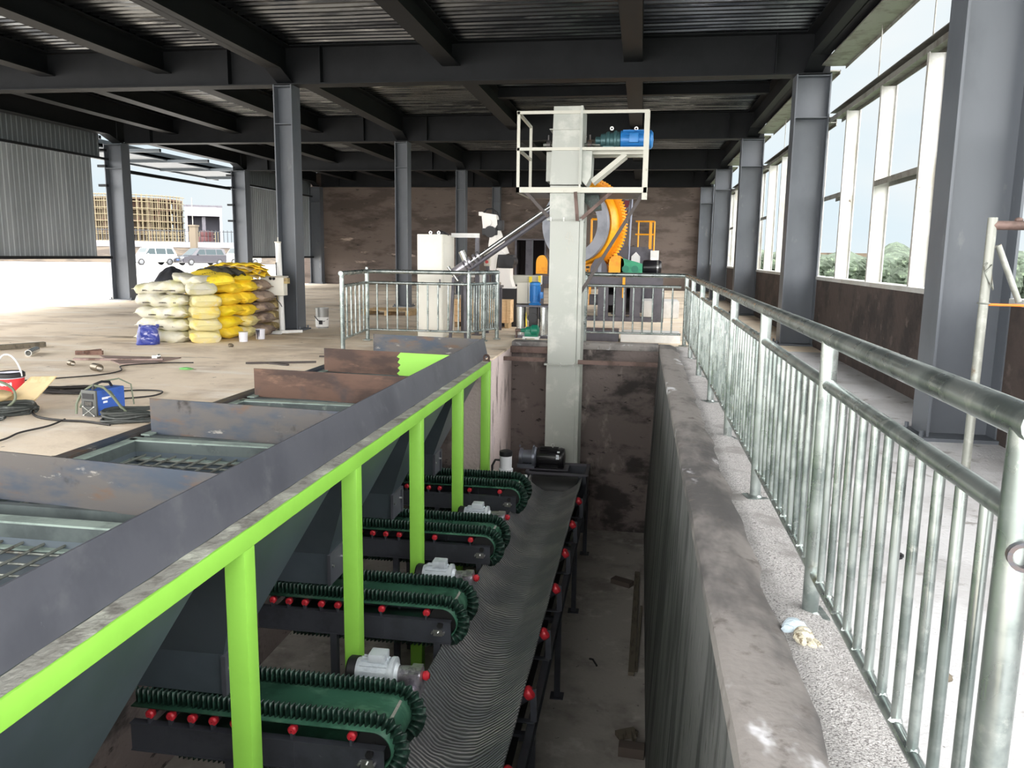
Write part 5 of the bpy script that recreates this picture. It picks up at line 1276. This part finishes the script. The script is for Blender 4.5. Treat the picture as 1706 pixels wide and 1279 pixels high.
# glove in the gutter by the railing
gv = thing('work_glove', 'crumpled dirty work glove and pale cloth lying beside the pit curb', 'glove', (.68, 3.12, 0))
b = B()
for c, r in (((.685, 3.10, .035), (.045, .03, .025)), ((.70, 3.06, .03), (.02, .045, .018)), ((.665, 3.07, .04), (.018, .04, .02)), ((.725, 3.07, .025), (.016, .05, .016)), ((.69, 3.14, .03), (.04, .03, .03))): b.sph(c, r, 12, 8, (0, .2, .3), .18)
build(b, 'glove', 'glove_cloth', gv)
b = B(); b.sph((.665, 3.20, .03), (.05, .045, .03), 12, 8, jit=.22); b.sph((.64, 3.17, .03), (.03, .02, .02), 10, 6, jit=.2); build(b, 'cloth', 'glove_blue', gv)
b = B(); b.sph((1.15, 2.92, .012), (.018, .02, .014), 8, 6, jit=.3); single(b, 'litter', 'timber', 'small brown stone on the walkway behind the balusters', 'litter')
b = B(); b.box((1.35, 4.15, .012), (.03, .012, .02), (0, 0, .6)); b.box((1.36, 4.16, .02), (.012, .03, .016), (0, 0, .2)); single(b, 'litter', 'dark_part', 'small black scrap on the walkway floor', 'litter')
# things on the pit floor
b = B(); b.box((-.1, 11.0, PZ+.04), (.30, .14, .07), (0, 0, -.5)); single(b, 'brick', 'brick', 'dark block on the pit floor near the far wall', 'block', flat=True)
b = B(); b.bar((.11, 11.4, PZ+.03), (.06, 8.45, PZ+.03), .07, .045); single(b, 'timber', 'timber', 'long straight batten on the pit floor', 'timber', flat=True)
b = B(); b.bar((.17, 10.2, PZ+.05), (.11, 8.55, PZ+.02), .03, .03); single(b, 'timber', 'timber', 'thin batten leaning in towards the long one on the pit floor', 'timber', flat=True)
b = B(); b.box((.08, 7.0, PZ+.06), (.24, .13, .10), (0, 0, -.05), .006); single(b, 'brick', 'brick', 'pale brick on the pit floor at the lower frame edge', 'block')
b = B(); b.box((.03, 7.30, PZ+.03), (.2, .1, .05), (0, 0, .5)); b.box((.1, 7.22, PZ+.05), (.03, .1, .08), (.3, 0, .2)); single(b, 'scrap_wood', 'timber', 'broken wood bits beside the pale brick', 'scrap', flat=True)
b = B(); b.path([(-.42, 8.75, PZ+.01), (-.38, 8.70, PZ+.03), (-.33, 8.6, PZ+.012)], .012, 6); single(b, 'scrap_iron', 'dark_part', 'short bent dark rod on the pit floor', 'scrap')

# ================================================================== CARS
def car(name, label, m, c, rz, L, W_, H, kind):
    t = thing(name, label, 'car', c, local=True); t.rotation_euler = (0, 0, rz)
    # side profile in x (front = +x)
    h0 = .32
    if kind == 'suv':
        body = [(-L/2, .45), (-L/2, .95), (-L/2+.08, 1.05), (L/2-1.35, 1.08), (L/2-.2, .92), (L/2, .72), (L/2, .42), (L/2-.1, h0), (-L/2+.1, h0)]
        roof = [(-L/2+.05, 1.03), (-L/2+.35, H-.06), (-L/2+.8, H), (.25, H), (.65, H-.08), (L/2-1.3, 1.06)]
    else:
        body = [(-L/2, .4), (-L/2, 1.0), (-L/2+.05, 1.08), (L/2-1.15, 1.05), (L/2-.25, .86), (L/2, .66), (L/2, .36), (L/2-.1, .25), (-L/2+.1, .25)]
        roof = [(-L/2+.02, 1.05), (-L/2+.2, H-.06), (-L/2+.7, H), (.3, H), (.7, H-.08), (L/2-1.0, 1.03)]
    b = B(); b.prism([(x, -W_/2, z) for x, z in body], (0, W_, 0)); 
    bmesh.ops.bevel(b.bm, geom=list(b.bm.edges), offset=.06, segments=2, affect='EDGES')
    bo = build(b, 'body', m, t)
    b = B(); wi = W_/2-.12
    n = len(roof)
    lo = [b.bm.verts.new((x, -W_/2+.04+(z-1.05)*.22, z)) for x, z in roof]; hi = [b.bm.verts.new((x, W_/2-.04-(z-1.05)*.22, z)) for x, z in roof]
    b.bm.faces.new(lo); b.bm.faces.new(hi[::-1])
    for k in range(n): b.bm.faces.new((lo[k], lo[(k+1) % n], hi[(k+1) % n], hi[k]))
    build(b, 'cabin', m, t, flat=True)
    # windows
    b = B()
    for s in (-1, 1):
        yy = lambda z: s*(W_/2-.032-(z-1.05)*.22)
        for x0, x1, x0t, x1t in ((-L/2+.28, -L/2+1.1, -L/2+.5, -L/2+1.1), (-L/2+1.18, -.15, -L/2+1.18, -.15), (-.07, .95, -.07, .5)):
            z0, z1 = 1.1, H-.13
            b.poly([(x0, yy(z0), z0), (x1, yy(z0), z0), (x1t, yy(z1), z1), (x0t, yy(z1), z1)])
    build(b, 'side_window', 'car_glass', t, flat=True)
    b = B(); (xa, za), (xb, zb) = roof[-1], roof[-2]
    nx, nz = (za-zb)*-1, (xa-xb); l_ = math.hypot(nx, nz); nx, nz = nx/l_*.012, nz/l_*.012
    b.poly([(xa+nx-.04, -W_/2+.12, za+nz+.03), (xa+nx-.04, W_/2-.12, za+nz+.03), (xb+nx+.02, W_/2-.24, zb+nz-.02), (xb+nx+.02, -W_/2+.24, zb+nz-.02)]); build(b, 'windscreen', 'car_glass', t, flat=True)
    for x in (-L/2+.85, L/2-.9):
        for s in (-1, 1):
            b = B(); b.lathe([(.0, -.11), (.30, -.11), (.34, -.08), (.34, .08), (.30, .11), (0, .11)], (x, s*(W_/2-.08), .34), (0, 1, 0), 24); wh = build(b, 'wheel', 'tyre', t)
            b = B(); b.lathe([(.0, .115), (.2, .115), (.22, .105)], (x, s*(W_/2-.08), .34), (0, s, 0), 16); build(b, 'hub', 'rim_alu', wh)
    b = B()
    for s in (-1, 1): b.box((L/2-.06, s*(W_/2-.25), .80), (.18, .36, .14), (0, .3, 0), .03)
    build(b, 'headlight', 'lamp_clear', t)
    b = B(); b.box((L/2+.0, 0, .72), (.04, 1.0, .10)); b.box((L/2+.0, 0, .45), (.04, 1.3, .12)); build(b, 'grille', 'dark_part', t, flat=True)
    b = B(); b.box((L/2+.025, 0, .58), (.02, .46, .13)); build(b, 'number_plate', 'plate_blue', t, flat=True)
    b = B()
    for s in (-1, 1): b.box((.75, s*(W_/2+.06), 1.12), (.12, .16, .12), (0, 0, 0), .03)
    build(b, 'mirror', m, t)
    return t
HD = math.radians(-112)
car('car', 'white off-road car parked leftmost in the yard', 'car_white', (-48.9, 75.2, -.03), math.radians(205+35), 4.7, 1.9, 1.80, 'suv')
car('car', 'black people carrier parked between the two light cars', 'car_black', (-45.0, 77.8, -.03), math.radians(205+35), 4.9, 1.88, 1.76, 'mpv')
car('car', 'cream van parked rightmost, half hidden by the blue-grey column', 'car_cream', (-44.1, 84.4, -.03), math.radians(240), 4.4, 1.75, 1.90, 'mpv')
# iron fence and pillars behind the cars
fn = thing('iron_fence', 'dark iron fence with a white base wall behind the parked cars', 'fence', (-60, 95, 0))
def fp(x): return 95+(x+60)*.6
fx0, fx1 = -84, -40
b = B()
n = 110
for k in range(n):
    x = fx0+(fx1-fx0)*k/(n-1); b.bb(x-.03, x+.03, fp(x)-.03, fp(x)+.03, 2.3, 4.1)
for z in (2.5, 3.9): b.bar((fx0, fp(fx0), z), (fx1, fp(fx1), z), .05, .08)
build(b, 'bars', 'fence_iron', fn, flat=True)
b = B(); b.bar((fx0, fp(fx0), 2.2), (fx1, fp(fx1), 2.2), .3, .7); build(b, 'base_wall', 'fence_base', fn, flat=True)
for x in (-78.4, -71.2, -64.0, -56.8, -49.6):
    b = B(); b.bb(x-.42, x+.42, fp(x)-.4, fp(x)+.4, 1.7, 4.5, .02); b.bb(x-.5, x+.5, fp(x)-.5, fp(x)+.5, 4.5, 4.7); build(b, 'pillar', 'fence_pillar', fn, flat=True)
b = B()
def bank(u, v):
    x = -90+u*58; y = 86+v*12
    return V((x, y+(x+60)*.6, -.03+2.0*math.sin(v*PI/2)+.12*math.sin(x*1.3+v*5)*v))
b.surf(bank, 60, 6); struct(b, 'ground_bank', 'earth')
b = B(); b.bb(-320, 40, 150, 330, -.1, 2.6); struct(b, 'ground_upper', 'earth', flat=True)
# round scaffolded building
sb = thing('scaffolded_building', 'round unfinished building wrapped in tan scaffolding behind the fence', 'building', (-119, 180, 2.6))
cx, cy, Rr = -121.0, 179.0, 11.6
b = B()
for z in (0, 2.6, 5.2, 7.8, 10.2): b.lathe([(.0, z), (Rr, z), (Rr, z+.4), (0, z+.4)], (cx, cy, 2.6), (0, 0, 1), 48)
build(b, 'floor_slab', 'slab_grey', sb, flat=True)
b = B()
for k in range(30):
    a = 2*PI*k/30; b.cyl((cx+(Rr-.4)*math.cos(a), cy+(Rr-.4)*math.sin(a), 2.6), (cx+(Rr-.4)*math.cos(a), cy+(Rr-.4)*math.sin(a), 12.8), .3, n=6)
b.cyl((cx, cy, 2.6), (cx, cy, 12.8), Rr-3, n=32)
build(b, 'core', 'slab_grey', sb, flat=True)
b = B()
for k in range(44):
    a = PI*.85+PI*1.2*k/44
    for rr in (Rr+.5, Rr+1.4):
        b.cyl((cx+rr*math.cos(a), cy+rr*math.sin(a), 2.6), (cx+rr*math.cos(a), cy+rr*math.sin(a), 13.9), .075, n=4)
for i in range(8):
    for rr in (Rr+.5, Rr+1.4):
        b.path([V((cx+rr*math.cos(PI*.85+PI*1.2*k/60), cy+rr*math.sin(PI*.85+PI*1.2*k/60), 3.5+i*1.45)) for k in range(61)], .075, 4)
build(b, 'scaffolding', 'scaffold_tan', sb, flat=True)
b = B()
for k in range(14):
    x = -110+1.0*k
    for yy in (168, 169.2): b.cyl((x, yy+k*.5, 2.6), (x, yy+k*.5, 5.8), .07, n=4)
for z in (3.2, 4.2, 5.2): b.bar((-110, 168, z), (-97, 174.5, z), .1, .1)
single(b, 'scaffolding', 'scaffold_tan', 'low run of tan scaffolding right of the round unfinished building', 'scaffold', flat=True)
# portal building
pb = thing('portal_building', 'white portal building with a dark open front in the distance', 'building', (-102, 185, 2.6))
def PB(b, x0, x1, y0, y1, z0, z1):
    b.bb(x0, x1, y0, y1, z0, z1)
b = B(); PB(b, -4.1, 4.1, 0, 14, 9.6, 11.9); PB(b, -4.1, -3.6, 0, 14, 2.6, 9.6); PB(b, 3.6, 4.1, 0, 14, 2.6, 9.6)
Mx = Matrix.Translation((-103.4, 181, 0)) @ Matrix.Rotation(math.radians(30), 4, 'Z')
b.xf(Mx); build(b, 'shell', 'building_white', pb, flat=True)
b = B(); PB(b, -3.6, 3.6, 4, 4.5, 2.6, 9.6); PB(b, -3.6, 3.6, .1, 14, 9.5, 9.6); b.xf(Mx); build(b, 'opening', 'building_dark', pb, flat=True)
b = B(); PB(b, -.4, .4, 1.2, 2, 2.6, 9.5); PB(b, -4.3, 4.3, -.1, 0, 11.7, 12.1); b.xf(Mx); build(b, 'inner_post', 'machine_grey', pb, flat=True)
b = B(); b.cyl((-90.4, 154, 2.6), (-90.4, 154, 12.0), .12, .08, 8); single(b, 'lamp_pole', 'galv_girt', 'thin tall pole in front of the white portal building', 'pole')
tk = thing('red_machine', 'small dark red site machine by the fence in front of the portal building', 'machine', (-60.5, 106, 1.8))
b = B(); b.bb(-62.6, -60.0, 105.5, 107.5, 2.4, 3.4, .1); b.bb(-61, -60.0, 105.5, 107.5, 3.4, 4.2, .1); build(b, 'body', 'truck_red', tk)
b = B()
for x in (-62.4, -60.2): b.cyl((x, 105.3, 2.3), (x, 107.7, 2.3), .5, n=16)
build(b, 'wheel', 'tyre', tk)
# ================================================================== TREES on the right
R_ = random.Random(5)
def tree(label, x, y, h, r, seed):
    rr = random.Random(seed)
    t = thing('tree', label, 'tree', (x, y, -.5), 'trees beyond the window wall')
    b = B(); b.cyl((x, y, -.5), (x+.1, y, h*.5-.5), .09*h/3, .05*h/3, 8); build(b, 'trunk', 'timber', t)
    b = B()
    for k in range(9):
        a, q = rr.uniform(0, 6.28), rr.uniform(0, .75)
        b.sph((x+r*q*math.cos(a), y+r*q*math.sin(a), -.5+h*rr.uniform(.35, .8)), r*rr.uniform(.42, .62), 12, 8, jit=.45)
    build(b, 'crown', 'foliage', t, flat=True)
for i in range(34):
    az = math.radians(7+i*1.05); dd = R_.uniform(62, 76)
    tree('rounded green tree standing in the long row seen through the windows', dd*math.sin(az), dd*math.cos(az), R_.uniform(1.9, 2.5), 1.0, i)
for i in range(14):
    az = math.radians(17+i*1.7); dd = R_.uniform(40, 47)
    tree('rounded green tree standing in the long row seen through the windows', dd*math.sin(az), dd*math.cos(az), R_.uniform(1.5, 1.9), .9, 50+i)
b = B(); b.bb(62, 80, 108, 114, -.5, 4.4); single(b, 'far_shed', 'building_white', 'pale long shed roofline beyond the trees at the right edge', 'building', flat=True)
b = B()
def hill(u, v):
    az = math.radians(2+u*62); dd = 82+v*14
    return V((dd*math.sin(az), dd*math.cos(az), -.5+v*(3.0+.5*math.sin(u*60)+.5*math.sin(u*137+2))))
b.surf(hill, 140, 6); o = struct(b, 'hedge_far', 'foliage'); o['kind'] = 'stuff'; tag(o, 'distant band of woodland beyond the trees', 'woodland')

# ================================================================== LIGHT
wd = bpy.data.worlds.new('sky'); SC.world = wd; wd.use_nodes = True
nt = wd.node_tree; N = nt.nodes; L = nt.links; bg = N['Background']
tc = N.new('ShaderNodeTexCoord'); sep = N.new('ShaderNodeSeparateXYZ'); L.new(tc.outputs['Generated'], sep.inputs[0])
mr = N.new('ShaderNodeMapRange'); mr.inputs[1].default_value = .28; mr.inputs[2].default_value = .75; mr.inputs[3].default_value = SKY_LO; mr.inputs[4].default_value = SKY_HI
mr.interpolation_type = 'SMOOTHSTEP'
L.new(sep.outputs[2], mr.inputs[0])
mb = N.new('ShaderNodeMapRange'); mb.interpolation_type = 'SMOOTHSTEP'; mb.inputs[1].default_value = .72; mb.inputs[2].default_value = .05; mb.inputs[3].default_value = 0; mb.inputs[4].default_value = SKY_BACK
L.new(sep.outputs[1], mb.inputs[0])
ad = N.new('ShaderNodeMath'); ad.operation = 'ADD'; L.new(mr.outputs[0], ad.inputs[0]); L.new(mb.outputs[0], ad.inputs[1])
noi = N.new('ShaderNodeTexNoise'); noi.inputs['Scale'].default_value = 2.2; noi.inputs['Detail'].default_value = 5
mp = N.new('ShaderNodeMapping'); mp.inputs['Scale'].default_value = (1, 1, 3.2); L.new(tc.outputs['Generated'], mp.inputs[0]); L.new(mp.outputs[0], noi.inputs['Vector'])
mc_ = N.new('ShaderNodeMix'); mc_.data_type = 'RGBA'; mc_.inputs[6].default_value = (.80, .93, 1.0, 1); mc_.inputs[7].default_value = (.92, .98, 1.0, 1)
m2 = N.new('ShaderNodeMapRange'); m2.inputs[1].default_value = .42; m2.inputs[2].default_value = .62; L.new(noi.outputs[0], m2.inputs[0]); L.new(m2.outputs[0], mc_.inputs[0])
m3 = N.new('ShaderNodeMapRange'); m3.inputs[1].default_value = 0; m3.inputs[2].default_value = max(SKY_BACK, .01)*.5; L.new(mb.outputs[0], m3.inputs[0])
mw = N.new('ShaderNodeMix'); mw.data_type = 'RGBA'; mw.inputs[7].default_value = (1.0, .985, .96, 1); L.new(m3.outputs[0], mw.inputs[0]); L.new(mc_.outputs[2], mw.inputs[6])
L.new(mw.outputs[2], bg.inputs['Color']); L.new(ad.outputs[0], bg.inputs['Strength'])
sd_ = bpy.data.lights.new('sun', 'SUN'); sd_.energy = SUN; sd_.angle = math.radians(50); sd_.color = (1, .97, .93)
so_ = bpy.data.objects.new('sun', sd_); COL.objects.link(so_)
so_.rotation_euler = V(SUN_DIR).to_track_quat('Z', 'Y').to_euler(); so_.location = (0, -10, 30)
vs = SC.view_settings; SC.display_settings.display_device = 'sRGB'
vs.view_transform = 'Standard'; vs.look = 'None'; vs.gamma = 1.0; vs.use_curve_mapping = False; vs.exposure = EXPO
for o in list(bpy.data.objects):
    if '_local' in o: del o['_local']
